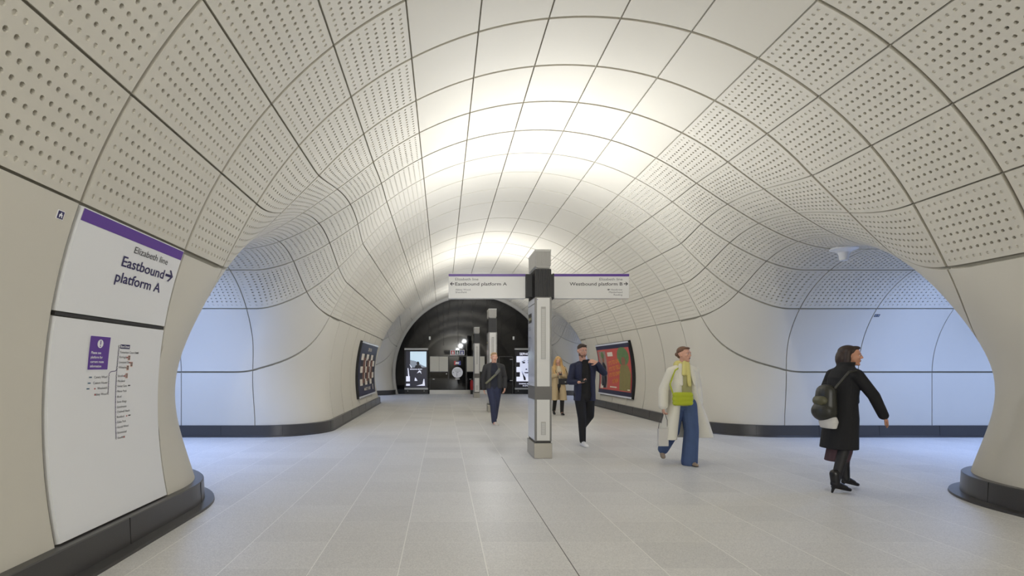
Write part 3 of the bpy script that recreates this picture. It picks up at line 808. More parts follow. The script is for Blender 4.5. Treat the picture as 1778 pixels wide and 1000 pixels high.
Flat().rect(1.2, 1.85, .28, .32, 1).build('small_print', f, .083, M_CREAM, e)
Flat().poly([(2.12, .22), (2.1, .8), (2.2, 1.0), (2.5, 1.1), (2.85, 1.0), (3.05, .75), (3.05, .22)]).build('printed_figure', f, .083, M_OLIVE, e, 'figure in olive green')
Flat().disc(2.5, 1.3, .5, .3).build('printed_leaves', f, .082, M_GREEN, e); Flat().disc(2.5, 1.18, .17, .2).build('printed_face', f, .085, M_SKIN1, e)
Flat().rect(2.82, 3.02, .24, .5, 2).build('printed_box', f, .086, M_CREAM, e)
# left: black and cream striped poster
e, f0 = poster(LW, 14.95, 18.55, S0, S1, 'black curved poster with cream and bronze stripes on the left wall')
L = 3.6; f = lambda a, b, l: f0(14.95+a, S0+b, l)
Flat().rect(.05, L-.05, .06, H-.06, 14).build('print', f, .078, M_NAVY, e)
Flat().rect(.35, L-.3, .38, H-.38, 10).build('striped_panel', f, .080, M_CREAM, e)
b = Flat()
for i in range(6):
    for j in range(5):
        if (i+j) % 2: b.rect(.35+i*.49, .35+i*.49+.49, .38+j*(H-.76)/5, .38+(j+1)*(H-.76)/5, 3)
b.build('stripe_blocks', f, .082, M_PK, e)
for i in range(3): Flat().rect(.8+i*.82, 1.2+i*.82, .45+.05*i, H-.5-.03*i, 8).build('bronze_stripe', f, .084, M_BRONZE, e)
Flat().text('SEPHORA', L/2, H-.27, .11, 'CENTER', .75, .02).build('lettering', f, .082, M_CREAM, e)
Flat().text('MAKE IT YOURS', L/2-.05, .2, .1, 'CENTER', 1.3, .02).build('lettering', f, .082, M_CREAM, e); Flat().rect(2.95, 3.1, .17, .36, 1).build('printed_box', f, .082, M_CREAM, e)
# ------------------------------------------------------------------ black end wall and what stands in it
P2 = END_Y/880
EX = lambda px: (px-769)*P2
EZ = lambda py: EYE+(637-py)*P2
M_GLOSS = mat('gloss_black_panel', (15, 14, 14), .04, spec=.5)
wl = MB(); wl.cyl((XC, END_Y, ZC), (XC, END_Y+.12, ZC), RM+.06, seg=96)
ew = wl.build('wall_end', M_GLOSS); ew['kind'] = 'structure'
sm = MB()
for k in range(-5, 6):
    x = XC+k*.75; h = math.sqrt(max(0, (RM-.1)**2-(x-XC)**2)); sm.box(x-.006, x+.006, END_Y-.004, END_Y+.01, EZ(600), ZC+h)
sm.build('panel_seams', mat('seam_black', (6, 6, 6), .7), ew)
rim = MB(); ang = np.linspace(-.62, PI+.62, 80)
V = []; F = []
for a in ang:
    for r_, yy in ((RM+.01, END_Y-.26), (RM-.13, END_Y-.16), (RM-.13, END_Y-.01), (RM+.01, END_Y-.01)): V.append((XC+r_*math.cos(a), yy, ZC+r_*math.sin(a)))
for i in range(len(ang)-1):
    for j in range(3): F.append((i*4+j, i*4+j+1, i*4+j+5, i*4+j+4))
me = bpy.data.meshes.new('trim_1'); me.from_pydata(V, [], F); me.materials.append(mat('rim_metal', (176, 173, 165), .4)); me.polygons.foreach_set('use_smooth', [True]*len(me.polygons)); me.set_sharp_from_angle(angle=.5)
o = bpy.data.objects.new('trim_1', me); link(o); o['kind'] = 'structure'
def EWf(x, z, l): return (x, END_Y-l, z)
def ewall(name, px0, px1, py0, py1, label, cat, group=None):
    o = (EX((px0+px1)/2), END_Y, EZ(py1)); e = empty(name, o, label=label, cat=cat, group=group)
    return e, (lambda a, b, l: (EX(a)-o[0], -l, EZ(b)-o[2])), o
def ebox(mb, o, px0, px1, py0, py1, l0, l1, bev=0):
    return mb.box(EX(px0)-o[0], EX(px1)-o[0], -l1, -l0, EZ(py1)-o[2], EZ(py0)-o[2], bev)
# advertising screens
M_SCR = mat('screen_sky', (186, 208, 222), .3, emit=.8); M_SCRD = mat('screen_dark', (40, 40, 52), .3, emit=.5); M_SCRW = mat('screen_white', (214, 217, 232), .3, emit=.8)
M_SCRG = mat('screen_grey', (120, 128, 140), .3, emit=.8); M_SCRF = mat('screen_face', (196, 201, 222), .3, emit=.75); M_SCRK = mat('screen_black', (26, 24, 34), .3, emit=.2)
def screen(px0, label):
    e, f, o = ewall('advertising_screen', px0, px0+41, 604, 684, label, 'screen')
    ebox(MB(), o, px0, px0+41, 609, 684, .0, .14, .01).build('housing', M_BLACK, e)
    ebox(MB(), o, px0, px0+41, 604.5, 608, .0, .17, .01).build('top_rail', M_ALU, e)
    ebox(MB(), o, px0, px0+41, 673, 676.2, .0, .17, .01).build('bottom_rail', M_ALU, e)
    b = MB()
    for x in (px0+6, px0+34):
        b.cyl((EX(x)-o[0], -.14, EZ(678.5)-o[2]), (EX(x)-o[0], -.15, EZ(678.5)-o[2]), .02)
    b.build('lock', M_ALU, e)
    return e, f
e, f = screen(702.5, 'lit advertising screen with pale blue picture on the left of the black end wall')
Flat().rect(705.5, 741, 672, 610, 1).build('picture', f, .145, M_SCRD, e)
Flat().rect(712.5, 740.5, 638, 610.5, 1).build('picture_sky', f, .15, M_SCR, e)
Flat().poly([(712.5, 638), (712.5, 625), (722, 627), (733, 634), (740.5, 637), (740.5, 638)]).build('picture_ground', f, .153, M_SCRG, e)
Flat().disc(726, 631, 2.4, 3.4).poly([(720, 639), (722, 634), (730, 634), (733, 639)]).build('picture_figure', f, .156, M_SCRK, e)
Flat().text('SEASONAL MUSIC', 722.8, 641.8, -1.7, 'CENTER', 21, .03).build('lettering', f, .156, M_SCRW, e)
for hl in ([(705.5, 662), (712, 662), (712, 653), (705.5, 653)], [(705.5, 669.5), (712, 669.5), (712, 666), (705.5, 666)], [(723, 669.5), (734, 666.5), (735.5, 658), (737, 658), (738, 669.5)], [(720, 661), (721, 655), (723, 657), (725, 661)], [(724, 648), (728, 643), (731, 644), (732, 649), (729, 646)], [(709, 653), (708, 639), (709.5, 639), (711, 653)], [(711, 632), (714, 635), (716, 639), (714.5, 639)]):
    Flat().poly(hl).build('picture_highlight', f, .156, M_SCRW, e)
e, f = screen(893, 'lit advertising screen with black and white face on the right of the black end wall')
Flat().rect(896, 931, 672, 610, 1).build('picture', f, .145, M_SCRK, e)
Flat().rect(896, 931, 662, 618.5, 1).build('picture_field', f, .15, M_SCRW, e)
b = Flat()
for y in (629, 646): b.rect(896, 902, y+8, y, 1)
b.build('picture_blocks', f, .153, M_SCRK, e)
Flat().disc(913, 637, 11, 18).build('picture_face', f, .152, M_SCRF, e)
Flat().disc(908.5, 629.5, 2.6, 1.4).disc(918, 629.5, 2.6, 1.4).poly([(905, 627.5), (911, 625.6), (911, 626.6), (905, 628.5)]).poly([(915, 626), (921, 627.5), (921, 628.4), (915, 627)]).poly([(909, 646), (918, 646), (916, 648), (911, 648)]).poly([(905, 643), (908, 650), (912, 656), (912, 660), (909, 660)]).poly([(912, 640), (914, 640), (915, 642), (911.5, 642)]).build('picture_features', f, .155, M_SCRK, e)
Flat().text('SEPHORA', 913.5, 616.6, -4.2, 'CENTER', 24, .02).build('lettering', f, .153, M_SCRW, e)
Flat().text('DARING ALWAYS', 913.5, 667, -2.2, 'CENTER', 26, .03).text('IN STORE', 913.5, 670.5, -2.0, 'CENTER', 13, .03).build('small_lettering', f, .153, M_SCRW, e)
# door unit and cabinets
M_CRM = mat('cream_panel', (206, 202, 186), .4); M_FRM = mat('dark_grey_frame', (74, 73, 72), .4, metal=.3)
def cab(px0, px1, side):
    e, f, o = ewall('wall_cabinet', px0, px1, 618, 677, 'black wall cabinet with cream upper doors %s of the round white plate' % side, 'cabinet', 'cabinets in the black end wall')
    ebox(MB(), o, px0, px1, 618, 677, .0, .06).build('carcass', M_FRM, e)
    m_ = (px0+px1)/2
    for a, b_ in ((px0+.4, m_-.15), (m_+.15, px1-.4)): ebox(MB(), o, a, b_, 619, 645, .05, .085, .005).build('upper_door', M_CRM, e)
    d = ebox(MB(), o, px0+.4, px1-.4, 646, 676.5, .05, .08, .005).build('lower_door', M_GLOSS, e)
    ebox(MB(), o, px0+5, px0+8.5, 657.5, 659, .08, .11, .003).build('handle', M_ALU, d)
    MB().cyl((EX(px1-3)-o[0], -.08, EZ(649)-o[2]), (EX(px1-3)-o[0], -.1, EZ(649)-o[2]), .03).build('knob', M_ALU, d)
cab(746.3, 778.2, 'left'); cab(810, 841.5, 'right')
e, f, o = ewall('service_door', 779, 809.3, 618, 677, 'black flush service door with coloured strip and round white plate', 'door')
ebox(MB(), o, 778.8, 809.4, 617.6, 677, .0, .05).build('frame', M_FRM, e)
ebox(MB(), o, 779.6, 808.6, 619, 677, .04, .075, .004).build('leaf', M_GLOSS, e)
pl = MB().cyl((EX(794)-o[0], -.07, EZ(646.5)-o[2]), (EX(794)-o[0], -.11, EZ(646.5)-o[2]), 9.4*P2, seg=40).build('round_plate', M_PRINTW, e)
Flat().disc(787, 646.5, .7).disc(793.2, 649.5, .8).disc(793.2, 652.5, .7).rect(792, 796, 647, 646.2, 1).rect(788.5, 799, 642.6, 642.2, 1).rect(790, 799.5, 644.6, 644.2, 1).build('plate_marks', f, .112, M_INK2, pl)
st = ebox(MB(), o, 788, 800, 626.5, 634, .07, .085).build('coloured_strip', M_NAVY, e)
Flat().rect(788.3, 792, 633.7, 626.8, 1).build('strip_red', f, .087, M_RED, st); Flat().rect(796, 799.7, 633.7, 626.8, 1).build('strip_blue', f, .087, mat('blue_print', (40, 50, 150), .4), st)
Flat().poly([(790.2, 632), (791, 628.5), (797.6, 628.5), (796.8, 632)]).build('pale_mark', f, .089, M_PRINTW, st)
ebox(MB(), o, 790.5, 798, 657, 658.6, .07, .1, .003).build('handle', M_ALU, e)
o = MB().box(EX(746), EX(845.5), END_Y-.07, END_Y, 0, EZ(677)).build('trim_2', mat('steel_kickplate', (196, 194, 184), .35, metal=.2)); o['kind'] = 'structure'
e, f, o = ewall('pictogram_sign', 781.8, 806.2, 607.5, 616.5, 'small lit sign with red, green and blue pictograms over the service door', 'sign')
ebox(MB(), o, 781.6, 806.4, 607.6, 616.6, .0, .06, .004).build('plate', M_PRINTW, e)
for x, m_, nm in ((783, M_RED, 'red'), (791, mat('green_print', (30, 72, 60), .4), 'green'), (799, mat('deep_blue_print', (28, 30, 120), .4), 'blue')):
    q = Flat().rect(x, x+6.4, 615.6, 608.6, 1).build('pictogram_field', f, .062, m_, e, nm+' field')
    Flat().poly([(x+2.6, 611), (x+2.6, 609.4), (x+3.2, 608.9), (x+3.8, 609.4), (x+3.8, 611), (x+4.6, 611.4), (x+4.8, 615), (x+3.6, 615), (x+3.2, 613), (x+2.8, 615), (x+1.6, 615), (x+1.9, 611.4)]).build('pictogram', f, .064, M_PRINTW, q) if True else Flat().poly([(x+1.6, 615), (x+2, 611.4), (x+4.4, 611.4), (x+4.8, 615), (x+3.6, 615), (x+3.2, 613), (x+2.8, 615)]).build('pictogram', f, .064, M_PRINTW, q)
e, f, o = ewall('plain_door', 866, 890.5, 619, 683.5, 'plain black door with metal frame between the totems and the right advertising screen', 'door')
fr = MB()
for a, b_, c_, d_ in ((866, 866.9, 618.6, 683.5), (889.6, 890.5, 618.6, 683.5), (866, 890.5, 618.6, 619.4)): ebox(fr, o, a, b_, c_, d_, 0, .07)
fr.build('frame', M_FRM, e); lf = ebox(MB(), o, 866.9, 889.6, 619.4, 683.5, 0, .045).build('leaf', M_GLOSS, e)
for y in (623.5, 660): ebox(MB(), o, 885, 890, y, y+1.1, .045, .1, .003).build('handle', M_ALU, lf)
e, f, o = ewall('fire_extinguisher', 816, 825, 658, 677, 'red fire extinguisher by the end wall, partly behind the farthest totem', 'extinguisher')
for nm, px in (('cylinder', 818.5),):
    MB().lathe((EX(px)-o[0], -.24, .0), [(.02, .0), (.075, .01), (.08, .05), (.08, .42), (.05, .5), (.025, .52)]).build('cylinder', mat('extinguisher_red', (176, 34, 30), .3), e, True)
    MB().box(EX(px)-o[0]-.05, EX(px)-o[0]+.03, -.26, -.22, .52, .57).build('valve', M_BLACK, e)
    MB().tube([(EX(px)-o[0]+.02, -.24, .54), (EX(px)-o[0]+.1, -.24, .45), (EX(px)-o[0]+.095, -.24, .2)], .012).build('hose', M_BLACK, e)
e.location.z = .21
MB().box(-.12, .02, -.3, -.13, -.21, .0).build('bracket', M_BLACK, e)
for px, py, w_ in ((746.3, 587, 'left of the end wall above the pale blue screen'), (891.2, 587, 'right of the end wall above the black and white face'), (794, 601, 'in the middle of the end wall over the pictograms')):
    e, f, o = ewall('wall_lamp', px-2, px+2, py-3, py+3, 'small pale wall lamp '+w_, 'lamp')
    MB().cyl((0, -.01, 3*P2), (0, -.11, 3*P2), .035, .03).build('bracket', M_BLACK, e)
    MB().cyl((0, -.1, .0), (0, -.1, 5.6*P2), .045, .045).build('shade', mat('lamp_shade', (196, 196, 192), .4, emit=.25), e, True)
# ------------------------------------------------------------------ trumpet shaped fixture under the right passage crown
e = empty('ceiling_antenna', (6.33, 8.0, ZP+RP), label='white trumpet shaped fitting under the ceiling of the right passage', cat='ceiling fitting')
MB().lathe((0, 0, 0), [(.19, -.015), (.185, -.03), (.13, -.045), (.085, -.075), (.068, -.12), (.06, -.19), (.055, -.2), (.0502, -.2)][::-1]).build('trumpet', mat('white_plastic', (226, 228, 232), .35), e, True)
MB().cyl((0, 0, -.016), (0, 0, .01), .17, seg=32).build('mounting_plate', mat('white_plastic', (226, 228, 232), .35), e)
# ------------------------------------------------------------------ people
def clay(name, fill, voxel, m, parent=None, smooth_it=4):
    """fill(bm) adds overlapping closed shapes; they are fused into one continuous surface"""
    bm = bmesh.new(); fill(bm); bmesh.ops.recalc_face_normals(bm, faces=bm.faces)
    me = bpy.data.meshes.new(name); bm.to_mesh(me); bm.free()
    tmp = bpy.data.objects.new(name, me); COL.objects.link(tmp)
    r = tmp.modifiers.new('r', 'REMESH'); r.mode = 'VOXEL'; r.voxel_size = voxel
    s = tmp.modifiers.new('s', 'SMOOTH'); s.factor = .5; s.iterations = smooth_it
    dg = bpy.context.evaluated_depsgraph_get(); new = bpy.data.meshes.new_from_object(tmp.evaluated_get(dg))
    bpy.data.objects.remove(tmp); bpy.data.meshes.remove(me)
    new.name = name; new.materials.clear(); new.materials.append(m)
    new.polygons.foreach_set('use_smooth', [True]*len(new.polygons))
    o = bpy.data.objects.new(name, new); return link(o, parent)
def cap(bm, p0, p1, r0, r1=None, seg=14, flat=1.0, up=(0, 1, 0)):
    """round-ended tapered limb; flat squeezes it along 'up'"""
    r1 = r0 if r1 is None else r1
    p0, p1 = Vector(p0), Vector(p1); d = (p1-p0)
    if d.length < 1e-5: d = Vector((0, 0, 1e-4))
    z = d.normalized(); u = Vector(up); u = (u-z*u.dot(z))
    if u.length < 1e-3: u = Vector((1, 0, 0))-z*z.x
    u.normalize(); w = z.cross(u)
    rings = []
    for i in range(4): a = -PI/2+i*PI/8; rings.append((p0+z*r0*math.sin(a), r0*math.cos(a)))
    rings.append((p0, r0)); rings.append((p1, r1))
    for i in range(1, 5): a = i*PI/8; rings.append((p1+z*r1*math.sin(a), r1*math.cos(a)))
    vs = []
    for c, r in rings:
        r = max(r, 1e-4); vs.append([bm.verts.new(c+w*r*math.cos(2*PI*k/seg)+u*r*flat*math.sin(2*PI*k/seg)) for k in range(seg)])
    for a, b in zip(vs[:-1], vs[1:]):
        for k in range(seg): bm.faces.new((a[k], a[(k+1) % seg], b[(k+1) % seg], b[k]))
    bm.faces.new(vs[0][::-1]); bm.faces.new(vs[-1])
def ell(bm, c, r, rot=(0, 0, 0), seg=20):
    M = Matrix.Translation(c) @ Euler(rot).to_matrix().to_4x4() @ Matrix.Diagonal((*r, 1))
    bmesh.ops.create_uvsphere(bm, u_segments=seg, v_segments=seg//2+2, radius=1, matrix=M)
def loft(bm, secs, seg=28, rz=0.0, pw=2.0):
    """stack of horizontal sections (cx, cy, z, rx, ry)"""
    vs = []
    for cx, cy, z, rx, ry in secs:
        row = []
        for k in range(seg):
            a = 2*PI*k/seg; c, s_ = math.cos(a), math.sin(a)
            x = rx*math.copysign(abs(c)**(2/pw), c); y = ry*math.copysign(abs(s_)**(2/pw), s_)
            row.append(bm.verts.new((cx+x*math.cos(rz)-y*math.sin(rz), cy+x*math.sin(rz)+y*math.cos(rz), z)))
        vs.append(row)
    for a, b in zip(vs[:-1], vs[1:]):
        for k in range(seg): bm.faces.new((a[k], a[(k+1) % seg], b[(k+1) % seg], b[k]))
    bm.faces.new(vs[0][::-1]); bm.faces.new(vs[-1])
def hand(bm, w, d, pn, thumb, curl=.5, s=1.0):
    """w wrist, d pointing direction, pn palm normal (fingers curl towards it), thumb side +-1"""
    w, d, pn = Vector(w), Vector(d).normalized(), Vector(pn); pn = (pn-d*pn.dot(d)).normalized(); side = d.cross(pn)*thumb
    cap(bm, w-d*.02*s, w+d*.02*s, .026*s, .03*s, 12, .75, pn)
    for q in (-.5, 0, .5): cap(bm, w+d*.015*s+side*.02*q*s, w+d*.075*s+side*.046*q*s, .021*s, .017*s, 12, .72, pn)
    for k, (off, L) in enumerate(((.033, .072), (.011, .08), (-.011, .074), (-.032, .058))):
        b = w+d*.08*s+side*off*s; a1 = curl*.7+.06*k; a2 = a1+curl*1.1+.1
        m_ = b+(d*math.cos(a1)+pn*math.sin(a1))*L*.5*s
        e_ = m_+(d*math.cos(a2)+pn*math.sin(a2))*L*.5*s
        cap(bm, b, m_, .0095*s, .009*s, 10); cap(bm, m_, e_, .009*s, .0075*s, 10)
    b = w+d*.025*s+side*.03*s; m_ = b+(d*.6+side*.65+pn*.25).normalized()*.04*s; e_ = m_+(d*.85+side*.1+pn*.45).normalized()*.032*s
    cap(bm, b, m_, .012*s, .0105*s, 10); cap(bm, m_, e_, .0105*s, .0085*s, 10)
class Head:
    def __init__(s, c, yaw=0, pitch=0, roll=0, k=1.0):
        s.M = Matrix.Translation(c) @ Euler((0, 0, yaw)).to_matrix().to_4x4() @ Euler((pitch, roll, 0)).to_matrix().to_4x4() @ Matrix.Diagonal((k, k, k, 1)); s.k = k
        s.R = (s.M.to_3x3().normalized()).to_euler()
    def p(s, *v): return s.M @ Vector(v)
    def e(s, bm, c, r, rot=(0, 0, 0), seg=18):
        R = s.M.to_3x3().normalized() @ Euler(rot).to_matrix()
        bmesh.ops.create_uvsphere(bm, u_segments=seg, v_segments=seg//2+2, radius=1, matrix=Matrix.Translation(s.p(*c)) @ R.to_4x4() @ Matrix.Diagonal((*(q*s.k for q in r), 1)))
    def fill(s, bm):                      # face looks towards local -Y
        s.e(bm, (0, .012, .032), (.077, .097, .088)); s.e(bm, (0, -.022, -.02), (.066, .066, .085)); s.e(bm, (0, -.04, -.075), (.046, .042, .038))
        s.e(bm, (0, -.072, -.098), (.022, .018, .016))                                   # chin
        for q in (-1, 1):
            s.e(bm, (q*.036, -.066, -.018), (.024, .018, .022)); s.e(bm, (q*.03, -.077, .03), (.028, .013, .010))   # cheek, brow
            s.e(bm, (q*.077, .012, -.008), (.012, .021, .032), (0, q*.15, q*.3))                                      # ear
        cap(bm, s.p(0, -.083, .022), s.p(0, -.104, -.018), .009*s.k, .0125*s.k, 10); s.e(bm, (0, -.094, -.024), (.0175, .011, .009))
        s.e(bm, (0, -.083, -.052), (.024, .012, .008)); s.e(bm, (0, -.079, -.064), (.02, .011, .008))
    def features(s, body, lip=(150, 84, 76), brow=(70, 52, 40)):
        for q in (-1, 1):
            b = MB(); b.ball(tuple(s.p(q*.031, -.077, .008)), (.0125*s.k, .0085*s.k, .0075*s.k), 12); e_ = b.build('eye', mat('eye_white', (214, 208, 202), .2), body, True)
            b = MB(); b.ball(tuple(s.p(q*.031, -.0845, .008)), .0052*s.k, 10); b.build('iris', mat('iris_dark', (40, 30, 26), .2), e_, True)
            b = MB(); b.cyl(s.p(q*.016, -.088, .027), s.p(q*.048, -.081, .029), .0038*s.k, .0025*s.k, 8); b.build('eyebrow', mat('brow_%d' % brow[0], brow, .8), body, True)
        b = MB(); s.e(b.bm, (0, -.0925, -.053), (.021, .004, .0045)); s.e(b.bm, (0, -.0885, -.063), (.018, .004, .005)); b.build('lips', mat('lips_%d' % lip[0], lip, .45), body, True)
def strap(name, pts, w, t, m, parent):
    """flat belt along points"""
    def f(bm):
        for a, b in zip(pts[:-1], pts[1:]): cap(bm, a, b, w, w, 10)
    return clay(name, f, .008, m, parent, 2)
def shoe(name, heel, toe, m, parent, sole=None, h=.075, w=.042, k=1.0, heel_h=0.0):
    """low shoe from heel point to toe point (both on the sole)"""
    a, b = Vector(heel), Vector(toe); d = (b-a).normalized(); up = Vector((0, 0, 1)); up = (up-d*up.dot(d)).normalized()
    def f(bm):
        cap(bm, a+up*.03*k+d*.03*k, a+up*h*k+d*.035*k, .034*k, .036*k, 14)
        cap(bm, a+up*.034*k+d*.03*k, b+up*.026*k-d*.035*k, .036*k, w*.95*k, 14, .72, up)
        cap(bm, b+up*.028*k-d*.075*k, b+up*.026*k-d*.035*k, w*.98*k, w*.9*k, 14, .75, up)
        cap(bm, a+up*h*.9*k+d*.045*k, b+up*.04*k-d*.08*k, .034*k, .034*k, 12, .9, up)
    o = clay(name, f, .006, m, parent, 3)
    def g(bm):
        cap(bm, a+up*.012*k+d*.03*k, b+up*.012*k-d*.04*k, .037*k, w*k, 16, .32, up)
        if heel_h: cap(bm, a+d*.022*k, a+d*.018*k-up*heel_h, .02*k, .012*k, 10)
    clay('sole', g, .005, sole or m, o, 2)
    return o
SKIN = mat('skin_fair', (214, 164, 140), .5); SKIN2 = mat('skin_tan', (196, 142, 114), .5)
def person(loc, rz, label): return empty('person', loc, rz, label, 'person')
def limb(bm, pts, rs, **kw):
    for (a, b, r0, r1) in zip(pts[:-1], pts[1:], rs[:-1], rs[1:]): cap(bm, a, b, r0, r1, **kw)
def sleeve(bm, centre, s_, e_, w_, rs, back=.02):
    """yoke from the collar to the shoulder, then the sleeve down to the cuff"""
    C, s_, e_, w_ = Vector(centre), Vector(s_), Vector(e_), Vector(w_)
    nk = Vector((C.x, C.y, s_.z)).lerp(s_, .38)+Vector((0, 0, .045)); sh = s_-Vector((0, 0, .018))
    v = w_-(w_-e_).normalized()*back
    limb(bm, (nk, sh, e_, v), (.042, rs[0], rs[1], rs[2]))
def torso_body(bm, hip, chest, neck, sh):
    h, c, n = Vector(hip), Vector(chest), Vector(neck)
    cap(bm, h+Vector((-.06, 0, 0)), h+Vector((.06, 0, 0)), .085, .085, 16, .95)
    cap(bm, h, c, .09, .10, 18, .85); cap(bm, c+Vector((-.05, 0, 0)), c+Vector((.05, 0, 0)), .095, .095, 16, .85)
    for s_ in sh: cap(bm, n-Vector((0, 0, .06)), Vector(s_)-Vector((0, 0, .02)), .055, .042, 14)

# --- man in the navy jacket ------------------------------------------------
VX = .007
def man_navy():
    P = person((2.53, 9.05, 0), 0, 'bearded man in open navy jacket walking with one hand raised to his neck')
    hd = Head((-.05, -.03, 1.685), .18, .16, 0, 1.0)
    shL, shR = (.185, .01, 1.455), (-.205, -.01, 1.42)
    elL, wrL = (.32, -.10, 1.29), (.17, -.16, 1.475)
    elR, wrR = (-.27, -.02, 1.135), (-.17, -.22, 1.13)
    hipL, knL, anL = (.09, .03, .90), (.125, .10, .52), (.06, .42, .25)
    hipR, knR, anR = (-.09, .0, .90), (-.075, -.10, .50), (-.05, -.06, .09)
    def f(bm):
        hd.fill(bm); cap(bm, (-.02, .02, 1.46), hd.p(0, .012, -.05), .062, .056)
        torso_body(bm, (0, .01, .94), (0, 0, 1.27), (0, .01, 1.48), (shL, shR))
        for s_, e_, w_ in ((shL, elL, wrL), (shR, elR, wrR)): limb(bm, (Vector(s_)-Vector((0, 0, .02)), e_, w_), (.044, .038, .028))
        hand(bm, wrL, (-.8, -.1, .25), (-.1, .5, -.2), 1, .5)
        hand(bm, wrR, (.85, -.45, .12), (.15, .3, 1), -1, .55)
        limb(bm, (hipL, knL, anL), (.085, .056, .04)); limb(bm, (hipR, knR, anR), (.085, .056, .04))
        cap(bm, anL, (.05, .40, .2), .035, .03); cap(bm, anR, (-.045, -.12, .04), .035, .03)
    B = clay('body', f, VX, SKIN, P, 3)
    hd.features(B, brow=(60, 46, 38))
    hair = mat('hair_dark_brown', (58, 44, 36), .7)
    def f(bm):
        hd.e(bm, (0, .022, .052), (.081, .098, .076)); hd.e(bm, (0, -.045, .098), (.055, .042, .022)); hd.e(bm, (0, .07, .0), (.066, .045, .06))
    clay('hair', f, .006, hair, P, 2)
    def f(bm):
        hd.e(bm, (0, -.052, -.083), (.047, .036, .034)); 
        for q in (-1, 1): hd.e(bm, (q*.056, -.02, -.06), (.014, .032, .034))
    clay('beard', f, .006, mat('beard_brown', (128, 94, 76), .7), P, 2)
    blk = mat('black_cotton', (25, 24, 26), .8, bump=.3, bscale=60); nav = mat('navy_wool', (38, 42, 66), .75, bump=.3, bscale=50)
    def f(bm):
        loft(bm, [(0, .01, .84, .14, .115), (0, .01, .95, .145, .12), (0, 0, 1.12, .145, .118), (0, 0, 1.3, .155, .122), (0, .01, 1.42, .125, .095), (0, .012, 1.49, .078, .075), (-.01, .01, 1.53, .07, .068)])
    clay('shirt', f, VX, blk, P)
    def f(bm):
        for x0, side in ((.125, 1), (-.13, -1)):       # open fronts
            loft(bm, [(side*.125, .0, .80, .065, .125), (side*.125, 0, .95, .06, .13), (side*.115, 0, 1.15, .065, .13), (side*.12, 0, 1.32, .075, .13), (side*.115, .01, 1.43, .085, .1), (side*.075, .03, 1.5, .045, .065)])
        loft(bm, [(0, .10, .80, .16, .055), (0, .1, 1.1, .165, .06), (0, .09, 1.35, .18, .06), (0, .07, 1.48, .1, .05), (0, .075, 1.53, .07, .035)])
        for s_, e_, w_ in ((shL, elL, wrL), (shR, elR, wrR)):
            sleeve(bm, (0, .01, 0), s_, e_, w_, (.066, .056, .046), .03)
        cap(bm, (-.09, -.09, 1.44), (-.12, -.135, 1.26), .03, .02, 12, .5); cap(bm, (.09, -.09, 1.46), (.12, -.135, 1.26), .03, .02, 12, .5)
    clay('jacket', f, VX, nav, P)
    def f(bm):
        cap(bm, (-.07, .01, .90), (.07, .01, .90), .125, .125, 18, .95)
        limb(bm, (hipL, knL, anL), (.105, .074, .055)); limb(bm, (hipR, knR, anR), (.105, .074, .056))
    clay('trousers', f, VX, blk, P)
    wh = mat('white_leather', (232, 230, 226), .45); sole = mat('white_sole', (220, 218, 212), .6)
    shoe('shoe', (-.055, .0, .0), (-.03, -.28, .0), wh, P, sole, k=1.02)
    shoe('shoe', (.055, .48, .20), (.045, .30, .02), wh, P, sole, k=1.02)
    t = Vector((2.53, 9.05, 0))
    ph = empty('phone', tuple(t+Vector((-.085, -.285, 1.165))), label='dark phone held in the right hand of the man in navy jacket', cat='phone')
    MB().box(-.075, .04, -.006, .006, -.03, .034, .004).build('case', mat('phone_case', (28, 30, 34), .3), ph)
    MB().box(-.07, .035, .006, .0075, -.026, .03).build('screen', mat('phone_glass', (60, 66, 76), .1), ph)
    ph.rotation_euler = (-.5, -.1, .35)
man_navy()
